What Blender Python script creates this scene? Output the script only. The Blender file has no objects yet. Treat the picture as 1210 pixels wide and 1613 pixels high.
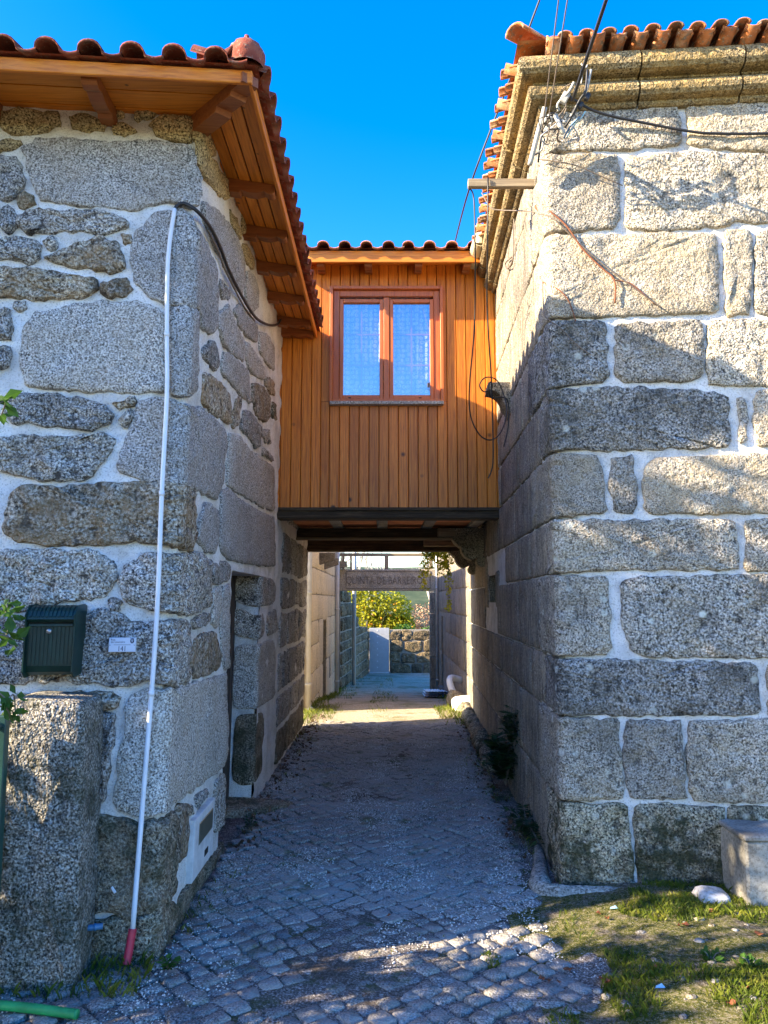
import bpy, bmesh, math, random
from mathutils import Vector, noise, Matrix
random.seed(11)
rnd = random.random
def U(a, b): return a + (b - a) * rnd()
S = bpy.context.scene
COL = S.collection

# ------------------------------------------------------------------ camera, sky, sun, exposure
FPX, PITCH, EYE = 1211.0, math.radians(6.55), 1.6
cd = bpy.data.cameras.new('camera'); cam = bpy.data.objects.new('camera', cd); COL.objects.link(cam)
cd.sensor_fit = 'VERTICAL'; cd.sensor_height = 24; cd.lens = 24 * FPX / 1613; cd.clip_start = 0.05; cd.clip_end = 4000
cam.location = (0, 0, EYE); cam.rotation_euler = (math.pi / 2 + PITCH, 0, 0)
S.camera = cam
S.render.resolution_x, S.render.resolution_y = 768, 1024
SUN = Vector((1, .30, -.53)).normalized()              # direction the sunlight travels
w = bpy.data.worlds.new('World'); S.world = w; w.use_nodes = True
nt = w.node_tree; bg = nt.nodes['Background']
sky = nt.nodes.new('ShaderNodeTexSky'); sky.sky_type = 'NISHITA'; sky.sun_disc = False
sky.sun_elevation = math.asin(-SUN.z); sky.sun_rotation = math.atan2(-SUN.x, -SUN.y)
sky.air_density = 1.0; sky.dust_density = 0.6; sky.ozone_density = 2.0
hs = nt.nodes.new('ShaderNodeHueSaturation'); hs.inputs['Saturation'].default_value = 1.5; hs.inputs['Hue'].default_value = .516
nt.links.new(sky.outputs[0], hs.inputs['Color']); nt.links.new(hs.outputs[0], bg.inputs['Color'])
bg.inputs['Strength'].default_value = 0.15
sl = bpy.data.lights.new('sun', 'SUN'); sl.energy = 5.0; sl.angle = math.radians(.55); sl.color = (1, .84, .60)
so = bpy.data.objects.new('sun', sl); COL.objects.link(so); so.rotation_euler = SUN.to_track_quat('-Z', 'Y').to_euler(); so.location = (-8, -3, 9)
S.view_settings.view_transform = 'Standard'; S.view_settings.look = 'None'
S.view_settings.exposure = 2.05; S.view_settings.gamma = 1.0; S.view_settings.use_curve_mapping = False

S.cycles.max_bounces = 6; S.cycles.diffuse_bounces = 4; S.cycles.glossy_bounces = 3; S.cycles.transparent_max_bounces = 6

# ------------------------------------------------------------------ pixel rays of the photograph -> places
_c, _s = math.cos(PITCH), math.sin(PITCH)
def ray(px, py):
    a, b = (px - 605) / FPX, (806.5 - py) / FPX
    return Vector((a, _c - b * _s, _s + b * _c))
CAM = Vector((0, 0, EYE))
def at_y(px, py, Y): d = ray(px, py); return CAM + d * (Y / d.y)
def at_x(px, py, X): d = ray(px, py); return CAM + d * (X / d.x)
def at_z(px, py, z): d = ray(px, py); return CAM + d * ((z - EYE) / d.z)
def crop(x0, y0, k, pts): return [(x0 + x / k, y0 + y / k) for x, y in pts]

# ------------------------------------------------------------------ object helpers
def tag(o, label=None, cat=None, group=None, kind=None):
    for k, v in (('label', label), ('category', cat), ('group', group), ('kind', kind)):
        if v: o[k] = v
    return o
def wloc(o):
    v = Vector((0, 0, 0))
    while o is not None: v += o.location; o = o.parent
    return v
def link(name, me, parent=None, loc=(0, 0, 0), rot=None):
    o = bpy.data.objects.new(name, me); COL.objects.link(o)
    o.location = Vector(loc)
    if parent is not None: o.parent = parent; o.location = Vector(loc) - wloc(parent)
    if rot is not None: o.rotation_euler = rot
    return o
def thing(name, label, cat, loc, group=None):
    o = bpy.data.objects.new(name, None); COL.objects.link(o); o.location = loc; o.empty_display_size = .1
    return tag(o, label, cat, group)
class MB:
    def __init__(s): s.v = []; s.f = []
    def add(s, vs, fs):
        b = len(s.v); s.v += [tuple(p) for p in vs]; s.f += [tuple(i + b for i in f) for f in fs]; return s
    def box(s, lo, hi, c=0.0, M=None):
        (x0, y0, z0), (x1, y1, z1) = lo, hi
        c = min(c, (x1 - x0) * .45, (y1 - y0) * .45, (z1 - z0) * .45)
        if c <= 0:
            vs = [Vector((x, y, z)) for z in (z0, z1) for y in (y0, y1) for x in (x0, x1)]
            fs = [(0, 2, 3, 1), (4, 5, 7, 6), (0, 1, 5, 4), (2, 6, 7, 3), (0, 4, 6, 2), (1, 3, 7, 5)]
        else:
            vs = []; idx = {}
            for i, x in enumerate((x0, x1)):
                for j, y in enumerate((y0, y1)):
                    for k, z in enumerate((z0, z1)):
                        sx, sy, sz = (1, -1)[i] * c, (1, -1)[j] * c, (1, -1)[k] * c
                        for a, p in (('x', (x, y + sy, z + sz)), ('y', (x + sx, y, z + sz)), ('z', (x + sx, y + sy, z))):
                            idx[i, j, k, a] = len(vs); vs.append(Vector(p))
            fs = []
            for i in (0, 1):
                fs.append([idx[i, j, k, 'x'] for j, k in ((0, 0), (0, 1), (1, 1), (1, 0))])
                fs.append([idx[j, i, k, 'y'] for j, k in ((0, 0), (1, 0), (1, 1), (0, 1))])
                fs.append([idx[j, k, i, 'z'] for j, k in ((0, 0), (0, 1), (1, 1), (1, 0))])
                for j in (0, 1):
                    fs.append([idx[i, j, 0, 'x'], idx[i, j, 0, 'y'], idx[i, j, 1, 'y'], idx[i, j, 1, 'x']])
                    fs.append([idx[i, 0, j, 'x'], idx[i, 0, j, 'z'], idx[i, 1, j, 'z'], idx[i, 1, j, 'x']])
                    fs.append([idx[0, i, j, 'y'], idx[0, i, j, 'z'], idx[1, i, j, 'z'], idx[1, i, j, 'y']])
                    for k in (0, 1): fs.append([idx[i, j, k, a] for a in 'xyz'])
        if M is not None: vs = [M @ p for p in vs]
        return s.add(vs, fs)
    def tube(s, pts, r, n=8, cap=True):
        pts = [Vector(p) for p in pts]; R = r if isinstance(r, (list, tuple)) else [r] * len(pts)
        rings = []; up = None
        for i, p in enumerate(pts):
            t = (pts[min(i + 1, len(pts) - 1)] - pts[max(i - 1, 0)])
            if t.length < 1e-9: t = Vector((0, 0, 1))
            t.normalize()
            if up is None: up = t.orthogonal().normalized()
            up = (up - t * up.dot(t))
            up = up.normalized() if up.length > 1e-6 else t.orthogonal().normalized()
            q = t.cross(up)
            rings.append([p + (up * math.cos(2 * math.pi * k / n) + q * math.sin(2 * math.pi * k / n)) * R[i] for k in range(n)])
        vs = [v for rg in rings for v in rg]; fs = []
        for i in range(len(pts) - 1):
            for k in range(n):
                a, b = i * n + k, i * n + (k + 1) % n
                fs.append((a, b, b + n, a + n))
        if cap: fs += [tuple(range(n))[::-1], tuple(range((len(pts) - 1) * n, len(pts) * n))]
        return s.add(vs, fs)
    def prism(s, poly, fn0, fn1):
        n = len(poly); vs = [fn0(*p) for p in poly] + [fn1(*p) for p in poly]
        fs = [(i, (i + 1) % n, n + (i + 1) % n, n + i) for i in range(n)]
        fs += [tuple(range(n))[::-1], tuple(range(n, 2 * n))]
        return s.add(vs, fs)
    def mesh(s, name, mat, smooth=False):
        me = bpy.data.meshes.new(name); me.from_pydata(s.v, [], s.f)
        bm = bmesh.new(); bm.from_mesh(me); bmesh.ops.recalc_face_normals(bm, faces=bm.faces); bm.to_mesh(me); bm.free()
        if mat: me.materials.append(mat)
        if smooth: me.polygons.foreach_set('use_smooth', [True] * len(me.polygons))
        me.update(); return me
    def build(s, name, mat, parent=None, smooth=False, loc=(0, 0, 0), rot=None):
        return link(name, s.mesh(name, mat, smooth), parent, loc, rot)
def spline(pts, n=6):
    P = [Vector(p) for p in pts]; out = []
    for i in range(len(P) - 1):
        a, b, c, d = P[max(i - 1, 0)], P[i], P[i + 1], P[min(i + 2, len(P) - 1)]
        for k in range(n):
            t = k / n
            out.append(.5 * ((2 * b) + (c - a) * t + (2 * a - 5 * b + 4 * c - d) * t * t + (3 * b - a - 3 * c + d) * t ** 3))
    return out + [P[-1]]

# ------------------------------------------------------------------ procedural materials
class NT:
    def __init__(s, name):
        s.m = bpy.data.materials.new(name); s.m.use_nodes = True; s.t = s.m.node_tree
        s.b = s.t.nodes['Principled BSDF']; s.tc = s.t.nodes.new('ShaderNodeTexCoord').outputs['Object']
    def n(s, ty, **k):
        o = s.t.nodes.new(ty)
        for a, v in k.items():
            if a.startswith('i_'): o.inputs[a[2:].replace('_', ' ')].default_value = v
            else: setattr(o, a, v)
        return o
    def l(s, a, b): s.t.links.new(a, b)
    def coords(s, scale=(1, 1, 1), rand=0):
        v = s.tc
        if rand:
            oi = s.n('ShaderNodeObjectInfo'); a = s.n('ShaderNodeVectorMath', operation='SCALE'); a.inputs[0].default_value = (rand, rand * .7, rand * 1.3)
            s.l(oi.outputs['Random'], a.inputs['Scale']); d = s.n('ShaderNodeVectorMath', operation='ADD'); s.l(v, d.inputs[0]); s.l(a.outputs[0], d.inputs[1]); v = d.outputs[0]
        if scale != (1, 1, 1):
            m = s.n('ShaderNodeMapping'); m.inputs['Scale'].default_value = scale; s.l(v, m.inputs['Vector']); v = m.outputs[0]
        return v
    def noise(s, v, scale, detail=3, rough=.55, dist=0):
        o = s.n('ShaderNodeTexNoise', i_Scale=scale, i_Detail=detail, i_Roughness=rough, i_Distortion=dist); s.l(v, o.inputs['Vector']); return o.outputs['Fac']
    def voro(s, v, scale, out='Distance', feature='F1', rndm=1):
        o = s.n('ShaderNodeTexVoronoi', i_Scale=scale, i_Randomness=rndm, feature=feature); s.l(v, o.inputs['Vector']); return o.outputs[out]
    def ramp(s, fac, stops, interp='LINEAR'):
        o = s.n('ShaderNodeValToRGB'); cr = o.color_ramp; cr.interpolation = interp
        while len(cr.elements) < len(stops): cr.elements.new(.5)
        for e, (p, c) in zip(cr.elements, stops):
            e.position = p; e.color = (c, c, c, 1) if isinstance(c, (int, float)) else (*c, 1)
        s.l(fac, o.inputs[0]); return o.outputs[0]
    def mix(s, fac, a, b, mode='MIX'):
        o = s.n('ShaderNodeMix', data_type='RGBA', blend_type=mode)
        for val, i in ((fac, 0), (a, 6), (b, 7)):
            if isinstance(val, (int, float)): o.inputs[i].default_value = val if i == 0 else (val, val, val, 1)
            elif isinstance(val, tuple): o.inputs[i].default_value = (*val, 1)
            else: s.l(val, o.inputs[i])
        return o.outputs[2]
    def math(s, op, a, b=0.0, clamp=False):
        o = s.n('ShaderNodeMath', operation=op, use_clamp=clamp)
        for i, v in enumerate((a, b)):
            if isinstance(v, (int, float)): o.inputs[i].default_value = v
            else: s.l(v, o.inputs[i])
        return o.outputs[0]
    def rand(s, lo, hi):
        oi = s.n('ShaderNodeObjectInfo'); mr = s.n('ShaderNodeMapRange', i_To_Min=lo, i_To_Max=hi); s.l(oi.outputs['Random'], mr.inputs['Value']); return mr.outputs[0]
    def bump(s, h, strength=.5, dist=.01, prev=None):
        o = s.n('ShaderNodeBump', i_Strength=strength, i_Distance=dist); s.l(h, o.inputs['Height'])
        if prev is not None: s.l(prev, o.inputs['Normal'])
        return o.outputs[0]
    def done(s, col, rough=.8, normal=None, metal=0, spec=None):
        if isinstance(col, tuple): s.b.inputs['Base Color'].default_value = (*col, 1)
        else: s.l(col, s.b.inputs['Base Color'])
        if isinstance(rough, (int, float)): s.b.inputs['Roughness'].default_value = rough
        else: s.l(rough, s.b.inputs['Roughness'])
        s.b.inputs['Metallic'].default_value = metal
        if spec is not None: s.b.inputs['Specular IOR Level'].default_value = spec
        if normal is not None: s.l(normal, s.b.inputs['Normal'])
        return s.m
def granite(name, light, mid, dark, grain=75, rough=24, bumpd=.02, stain=(.05, .05, .04), stain_amt=.35, lichen=0, moss=0, rand=(.8, 1.15), warm=None, warm_amt=.0, streak=0, dust=0, pits=0):
    t = NT(name); v = t.coords()
    g = t.noise(v, grain, 2, .7)
    col = t.ramp(g, [(.39, dark), (.46, mid), (.53, mid), (.60, light)])
    big = t.noise(v, 2.3, 3, .65)
    if warm: col = t.mix(t.math('MULTIPLY', t.ramp(t.noise(v, 5, 4, .6), [(.4, 0), (.62, 1)]), warm_amt), col, warm)
    col = t.mix(t.math('MULTIPLY', t.ramp(big, [(.48, 0), (.66, 1)]), stain_amt), col, stain)
    if lichen:
        d = t.voro(v, 11); msk = t.ramp(d, [(.17, 1), (.30, 0)]); c = t.voro(v, 11, 'Color')
        sp = t.n('ShaderNodeSeparateColor'); t.l(c, sp.inputs[0])
        pick = t.ramp(sp.outputs[0], [(.70, 0), (.76, 1)], 'CONSTANT' if False else 'LINEAR')
        col = t.mix(t.math('MULTIPLY', t.math('MULTIPLY', msk, pick), lichen), col, (.62, .62, .54))
    if moss: col = t.mix(t.math('MULTIPLY', t.ramp(t.noise(v, 6, 5, .7), [(.47, 0), (.6, 1)]), moss), col, (.035, .04, .018))
    if streak:
        sv = t.coords((9, 9, .8)); col = t.mix(t.math('MULTIPLY', t.ramp(t.noise(sv, 3, 4, .6), [(.45, 0), (.65, 1)]), streak), col, (.05, .045, .035))
    col = t.mix(1, col, t.mix(t.rand(0, 1), (rand[0],) * 3, (rand[1], rand[1] * .97, rand[1] * .90)), 'MULTIPLY')
    if pits: col = t.mix(t.math('MULTIPLY', t.ramp(t.noise(v, rough, 3, .7), [(.34, 1), (.44, 0)]), pits), col, dark)
    if dust:
        gp = t.n('ShaderNodeNewGeometry').outputs['Position']
        col = t.mix(t.math('MULTIPLY', t.ramp(t.noise(gp, 1.5, 5, .75), [(.46, 0), (.60, 1)]), dust), col, (.38, .345, .30))
        col = t.mix(t.math('MULTIPLY', t.ramp(t.noise(gp, 2.7, 5, .75), [(.56, 0), (.66, 1)]), .7), col, (.07, .085, .022))
    h = t.noise(v, rough, 3, .7)
    nb = t.bump(h, 1.0, bumpd)
    nb = t.bump(g, .5, .003, nb)
    return t.done(col, .9, nb, spec=.2)
def mortar(name, c1, c2, c3, scale=4):
    t = NT(name); v = t.coords()
    col = t.ramp(t.noise(v, scale, 6, .72), [(.30, c3), (.48, c1), (.66, c2)])
    col = t.mix(t.math('MULTIPLY', t.ramp(t.noise(v, 1.7, 5, .7), [(.5, 0), (.68, 1)]), .45), col, tuple(x * .45 for x in c3))
    col = t.mix(t.math('MULTIPLY', t.ramp(t.noise(v, 110, 3, .7), [(.54, 0), (.64, 1)]), .55), col, (.22, .19, .15))
    nb = t.bump(t.noise(v, 22, 5, .7), 1.0, .016); nb = t.bump(t.noise(v, 130, 2), .6, .003, nb)
    return t.done(col, .92, nb, spec=.15)
def wood(name, c1, c2, c3, axis=(28, 28, 1.6), rough=.45, rand=(.85, 1.12), knots=0, coat=0):
    t = NT(name); v = t.coords(axis, 7)
    g = t.noise(v, 2.2, 5, .65, .6)
    col = t.ramp(g, [(.3, c1), (.5, c2), (.7, c3)])
    if knots:
        d = t.voro(t.coords((1, 1, 1), 7), knots); col = t.mix(t.ramp(d, [(.035, 1), (.07, 0)]), col, tuple(x * .25 for x in c1))
    col = t.mix(1, col, t.mix(t.rand(0, 1), (rand[0],) * 3, (rand[1],) * 3), 'MULTIPLY')
    m = t.done(col, rough, t.bump(g, .35, .003), spec=.4)
    if coat: t.b.inputs['Coat Weight'].default_value = coat; t.b.inputs['Coat Roughness'].default_value = .25
    return m
def terracotta(name, c1, c2, c3, lichen=.5):
    t = NT(name); v = t.coords(rand=13)
    col = t.ramp(t.noise(v, 7, 5, .65), [(.3, c1), (.5, c2), (.68, c3)])
    col = t.mix(t.math('MULTIPLY', t.ramp(t.noise(v, 26, 4, .7), [(.53, 0), (.62, 1)]), lichen), col, (.16, .14, .10))
    col = t.mix(t.math('MULTIPLY', t.ramp(t.noise(v, 55, 3, .7), [(.6, 0), (.68, 1)]), lichen * .8), col, (.5, .46, .36))
    col = t.mix(1, col, t.mix(t.rand(0, 1), (.62,) * 3, (1.25, 1.2, 1.15)), 'MULTIPLY')
    return t.done(col, .85, t.bump(t.noise(v, 60, 4, .7), .6, .005), spec=.25)
def plain(name, c, rough=.5, metal=0, var=.15, bump=0, spec=None):
    t = NT(name); v = t.coords(rand=3)
    col = t.mix(t.ramp(t.noise(v, 9, 4, .65), [(.35, 0), (.65, 1)]), tuple(x * (1 - var) for x in c), tuple(min(1, x * (1 + var)) for x in c))
    return t.done(col, rough, t.bump(t.noise(v, 60, 3), bump, .004) if bump else None, metal, spec)
def leafmat(name, c1, c2, c3, trans=.35):
    t = NT(name); v = t.tc
    col = t.ramp(t.noise(v, 9, 2), [(.3, c1), (.5, c2), (.7, c3)])
    t.done(col, .5, spec=.3)
    tr = t.n('ShaderNodeBsdfTranslucent'); t.l(col, tr.inputs['Color'])
    mx = t.n('ShaderNodeMixShader', i_Fac=trans); t.l(t.b.outputs[0], mx.inputs[1]); t.l(tr.outputs[0], mx.inputs[2])
    t.l(mx.outputs[0], t.t.nodes['Material Output'].inputs[0]); return t.m

M = {}
M['gl'] = granite('granite_left', (.84, .82, .78), (.37, .355, .335), (.04, .036, .034), 88, 17, .045, warm=(.30, .22, .13), warm_amt=.35, stain_amt=.3, rand=(.7, 1.15), pits=.85)
M['gl2'] = granite('granite_left_brown', (.74, .68, .58), (.35, .30, .235), (.045, .036, .028), 70, 13, .055, warm=(.33, .21, .10), warm_amt=.65, stain_amt=.4, rand=(.7, 1.15), pits=.8)
M['gl3'] = granite('granite_left_dark', (.66, .65, .64), (.27, .265, .26), (.03, .028, .028), 105, 21, .04, warm=(.24, .2, .15), warm_amt=.3, stain_amt=.45, rand=(.75, 1.2), pits=.9, lichen=.35)
M['gls'] = granite('granite_left_sawn', (.78, .76, .73), (.41, .395, .375), (.06, .055, .05), 110, 34, .016, stain_amt=.18, warm=(.40, .32, .23), warm_amt=.3, rand=(.8, 1.12), pits=.55)
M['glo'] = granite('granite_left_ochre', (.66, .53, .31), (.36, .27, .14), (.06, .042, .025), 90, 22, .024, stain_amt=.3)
M['glp'] = granite('granite_left_plinth', (.5, .45, .35), (.21, .185, .14), (.035, .03, .022), 80, 20, .03, moss=.7, stain_amt=.45, warm=(.3, .2, .12), warm_amt=.45)
M['glg'] = granite('granite_gate_pillar', (.5, .47, .42), (.2, .185, .16), (.03, .027, .022), 100, 17, .04, moss=.6, stain_amt=.5, pits=.6)
M['gr'] = granite('granite_right', (.66, .61, .53), (.36, .33, .285), (.06, .053, .045), 95, 25, .036, lichen=.65, stain_amt=.5, stain=(.075, .07, .06), warm=(.42, .33, .2), warm_amt=.3, rand=(.75, 1.15), pits=.75)
M['gr2'] = granite('granite_right_fine', (.64, .58, .49), (.39, .35, .29), (.09, .078, .062), 120, 32, .026, lichen=.4, stain_amt=.35, stain=(.10, .085, .065), warm=(.46, .35, .2), warm_amt=.45, rand=(.78, 1.15), pits=.6)
M['gr3'] = granite('granite_right_crusted', (.60, .575, .53), (.28, .268, .245), (.04, .038, .034), 80, 19, .046, lichen=.85, stain_amt=.6, stain=(.05, .05, .046), warm=(.34, .28, .18), warm_amt=.25, rand=(.8, 1.2), pits=.85)
M['gra'] = granite('granite_right_alley', (.58, .51, .42), (.32, .28, .235), (.06, .05, .042), 95, 30, .02, stain_amt=.35, streak=.6, pits=.5, warm=(.45, .35, .21), warm_amt=.35)
M['grp'] = granite('granite_right_plinth', (.60, .53, .39), (.29, .255, .185), (.04, .035, .026), 80, 18, .044, lichen=.5, moss=.9, stain_amt=.95, stain=(.03, .03, .025), pits=.7)
M['grc'] = granite('granite_cornice', (.58, .46, .27), (.36, .265, .135), (.05, .038, .022), 100, 26, .026, stain_amt=.55, stain=(.09, .065, .035), warm=(.42, .27, .08), warm_amt=.5, pits=.7, streak=.35)
M['gfar'] = granite('granite_far_bounce_lit', (.92, .79, .56), (.78, .65, .44), (.42, .34, .22), 60, 20, .008, stain_amt=.12, streak=.18, rand=(.9, 1.08))  # cream tone has the sunlight bounced onto the far wall put into its colour
M['gold'] = granite('granite_old_wall', (.44, .33, .19), (.2, .148, .085), (.03, .022, .014), 40, 9, .07, moss=.45, stain_amt=.4, lichen=.4, rand=(.6, 1.25))
M['gcob'] = granite('granite_cobble', (.48, .46, .44), (.25, .24, .23), (.07, .066, .062), 90, 24, .018, stain_amt=.2, rand=(.6, 1.25), warm=(.3, .25, .18), warm_amt=.35, dust=.75)
M['gcorb'] = granite('granite_corbel', (.5, .43, .32), (.27, .23, .165), (.05, .042, .03), 80, 24, .02, moss=.25, stain_amt=.4)
M['glin'] = granite('granite_lintel', (.62, .54, .42), (.46, .40, .31), (.2, .17, .13), 60, 20, .012, stain_amt=.3)
M['mor'] = mortar('mortar_white', (.76, .735, .69), (.85, .83, .79), (.56, .52, .455))
M['moro'] = mortar('mortar_grey', (.72, .70, .66), (.82, .80, .77), (.48, .44, .385))
M['morf'] = mortar('mortar_old', (.3, .26, .2), (.4, .35, .27), (.16, .13, .1))
M['wclad'] = wood('wood_cladding', (.34, .09, .007), (.59, .175, .013), (.76, .28, .028), (40, 40, 1.5), .42, (.78, 1.15), knots=2.2)
M['wframe'] = wood('window_frame_wood', (.42, .105, .022), (.52, .14, .032), (.6, .18, .045), (20, 20, 2.0), .35, (.95, 1.05))
M['wsof'] = wood('soffit_wood', (.48, .13, .011), (.74, .225, .02), (.84, .31, .04), (30, 1.5, 30), .5, (.78, 1.15), knots=5)
M['wsofx'] = wood('soffit_wood_front', (.48, .13, .011), (.74, .225, .02), (.84, .31, .04), (1.5, 30, 30), .5, (.78, 1.15), knots=5)
M['wbrk'] = wood('rafter_wood', (.20, .055, .014), (.30, .09, .022), (.36, .12, .03), (2, 26, 26), .5, (.85, 1.1))
M['wold'] = wood('old_dark_timber', (.022, .014, .008), (.06, .04, .022), (.13, .09, .052), (1.5, 25, 25), .85)
M['wgrey'] = wood('weathered_timber', (.12, .09, .06), (.25, .19, .12), (.36, .29, .19), (1.5, 30, 30), .85)
M['wdoor'] = wood('door_wood', (.035, .026, .02), (.07, .05, .038), (.11, .085, .065), (30, 30, 1.6), .8)
M['tilel'] = terracotta('roof_tile_brown', (.14, .035, .022), (.24, .06, .035), (.33, .11, .06), .45)
M['tiler'] = terracotta('roof_tile_orange', (.34, .11, .04), (.48, .17, .06), (.58, .36, .22), .8)
M['tileb'] = terracotta('roof_tile_bridge', (.30, .09, .04), (.44, .16, .08), (.55, .27, .16), .45)
M['brick'] = terracotta('ceiling_brick', (.45, .15, .06), (.6, .22, .09), (.66, .3, .14), .15)
M['conc'] = granite('concrete', (.42, .40, .36), (.36, .34, .30), (.25, .23, .2), 60, 18, .004, stain=(.06, .055, .045), stain_amt=.6)
M['white'] = plain('white_plastic', (.78, .79, .80), .35, var=.05)
M['cover'] = plain('grey_white_cover', (.66, .65, .63), .6, var=.2, bump=.3)
M['red'] = plain('red_sleeve', (.55, .03, .06), .45, var=.2)
M['black'] = plain('black_cable', (.018, .017, .017), .5, var=.2)
M['brown'] = plain('brown_cable', (.16, .12, .085), .6, var=.2)
M['grey'] = plain('grey_conduit', (.45, .43, .38), .6, var=.2)
M['steel'] = plain('galvanised_steel', (.45, .45, .46), .4, .8)
M['beige'] = plain('beige_gutter', (.62, .56, .36), .4, var=.08)
M['pvc'] = plain('grey_downpipe', (.55, .52, .46), .45, var=.08)
M['green'] = plain('green_enamel', (.004, .028, .022), .38, var=.3, spec=.35)
M['greeng'] = plain('green_gate_paint', (.008, .05, .04), .45, var=.3)
M['carve'] = plain('carved_letters', (.20, .165, .12), .9, var=.4)
M['hose'] = plain('green_hose', (.02, .30, .09), .5, var=.3)
M['blue'] = plain('blue_pipe', (.05, .17, .32), .4)
M['cyan'] = plain('light_blue_scrap', (.35, .6, .7), .6)
M['plate'] = plain('plate_grey', (.62, .64, .70), .35, var=.04)
M['ink'] = plain('dark_print', (.02, .025, .06), .5)
M['dark'] = plain('dark_inside', (.012, .011, .01), .9)
M['lamp'] = plain('meter_window', (.10, .095, .06), .3)
M['gate'] = plain('grey_metal_gate', (.42, .43, .44), .45, .2, var=.06)
M['rock'] = granite('small_rock', (.55, .5, .42), (.36, .33, .28), (.12, .11, .09), 60, 20, .01)
M['quartz'] = granite('white_rock', (.85, .8, .74), (.74, .69, .62), (.5, .46, .4), 40, 14, .008, stain_amt=.1)
M['leafd'] = leafmat('dark_leaf', (.012, .035, .012), (.022, .06, .018), (.05, .1, .025), .25)
M['leafg'] = leafmat('garden_leaf', (.03, .08, .012), (.06, .14, .02), (.10, .2, .03), .35)
M['leafy'] = leafmat('citrus_leaf', (.14, .19, .01), (.36, .36, .02), (.58, .48, .03), .5)
M['leafr'] = leafmat('fallen_leaf', (.14, .05, .02), (.26, .085, .035), (.34, .17, .08), .2)
M['leafb'] = leafmat('brown_litter', (.05, .03, .018), (.11, .06, .03), (.2, .11, .06), .1)
M['grass'] = leafmat('grass_blade', (.045, .075, .008), (.12, .16, .015), (.27, .26, .035), .4)
M['fruit'] = plain('orange_fruit', (.8, .32, .01), .5)
M['bark'] = plain('bark', (.16, .14, .12), .9, var=.4)
M['barkw'] = plain('pale_bark', (.42, .38, .33), .9, var=.3)
# glass: thin coated pane
t = NT('window_glass'); gl = t.n('ShaderNodeBsdfGlossy', i_Roughness=.015); gl.inputs['Color'].default_value = (.92, .95, 1, 1)
tr = t.n('ShaderNodeBsdfTransparent'); tr.inputs['Color'].default_value = (.93, .95, .97, 1)
mx = t.n('ShaderNodeMixShader', i_Fac=.27); t.l(tr.outputs[0], mx.inputs[1]); t.l(gl.outputs[0], mx.inputs[2]); t.l(mx.outputs[0], t.t.nodes['Material Output'].inputs[0]); M['glass'] = t.m
# lace curtain
t = NT('lace_curtain'); v = t.coords()
c = t.ramp(t.voro(v, 22, rndm=.35), [(.08, (.95, .96, .98)), (.20, (.22, .25, .33)), (.34, (.9, .92, .95)), (.46, (.25, .28, .36))])
M['lace'] = t.done(c, .9)
# road bed, dirt and far ground
t = NT('sandy_gravel'); v = t.coords()
c = t.ramp(t.noise(v, 95, 4, .75), [(.36, (.05, .042, .036)), (.48, (.17, .145, .125)), (.56, (.30, .265, .235)), (.64, (.62, .57, .52))])
c = t.mix(t.math('MULTIPLY', t.ramp(t.noise(v, 1.9, 5, .7), [(.5, 0), (.62, 1)]), .7), c, (.085, .065, .045))
c = t.mix(t.math('MULTIPLY', t.ramp(t.noise(v, 3.1, 6, .75), [(.53, 0), (.62, 1)]), .75), c, (.06, .075, .02))
M['road'] = t.done(c, .95, t.bump(t.noise(v, 70, 4, .75), 1.0, .014), spec=.15)
t = NT('sandy_lane'); v = t.coords()
c = t.ramp(t.noise(v, 60, 4, .75), [(.36, (.20, .15, .095)), (.48, (.42, .34, .235)), (.56, (.54, .45, .33)), (.66, (.72, .64, .5))])
c = t.mix(t.math('MULTIPLY', t.ramp(t.noise(v, 1.6, 5, .7), [(.5, 0), (.62, 1)]), .6), c, (.12, .14, .03))
M['sand'] = t.done(c, .95, t.bump(t.noise(v, 50, 4, .75), 1.0, .014), spec=.1)
t = NT('mossy_soil'); v = t.coords()
c = t.ramp(t.noise(v, 38, 5, .78), [(.36, (.03, .036, .010)), (.46, (.10, .115, .02)), (.54, (.20, .185, .05)), (.64, (.40, .34, .22))])
c = t.mix(t.ramp(t.noise(v, 4.2, 6, .75), [(.53, 0), (.63, .9)]), c, t.ramp(t.noise(v, 70, 4, .75), [(.36, (.06, .045, .03)), (.5, (.22, .175, .125)), (.62, (.5, .44, .36))]))
c = t.mix(t.math('MULTIPLY', t.ramp(t.noise(v, 150, 3, .7), [(.57, 0), (.64, 1)]), .8), c, (.6, .54, .46))
M['moss'] = t.done(c, .95, t.bump(t.noise(v, 45, 5, .8), 1.0, .05), spec=.1)
t = NT('dirt_ground'); v = t.coords()
c = t.ramp(t.noise(v, 12, 6, .7), [(.35, (.10, .075, .045)), (.5, (.2, .16, .10)), (.65, (.33, .28, .19))])
c = t.mix(t.ramp(t.noise(v, .8, 5, .65), [(.45, 0), (.6, .8)]), c, (.07, .09, .025))
M['dirt'] = t.done(c, .95, t.bump(t.noise(v, 20, 4), .6, .03), spec=.1)
t = NT('wooded_hill'); v = t.coords()
M['hill'] = t.done(t.ramp(t.noise(v, .05, 6, .7), [(.35, (.03, .05, .03)), (.55, (.07, .09, .05)), (.7, (.14, .13, .08))]), .95, spec=.05)

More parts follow.
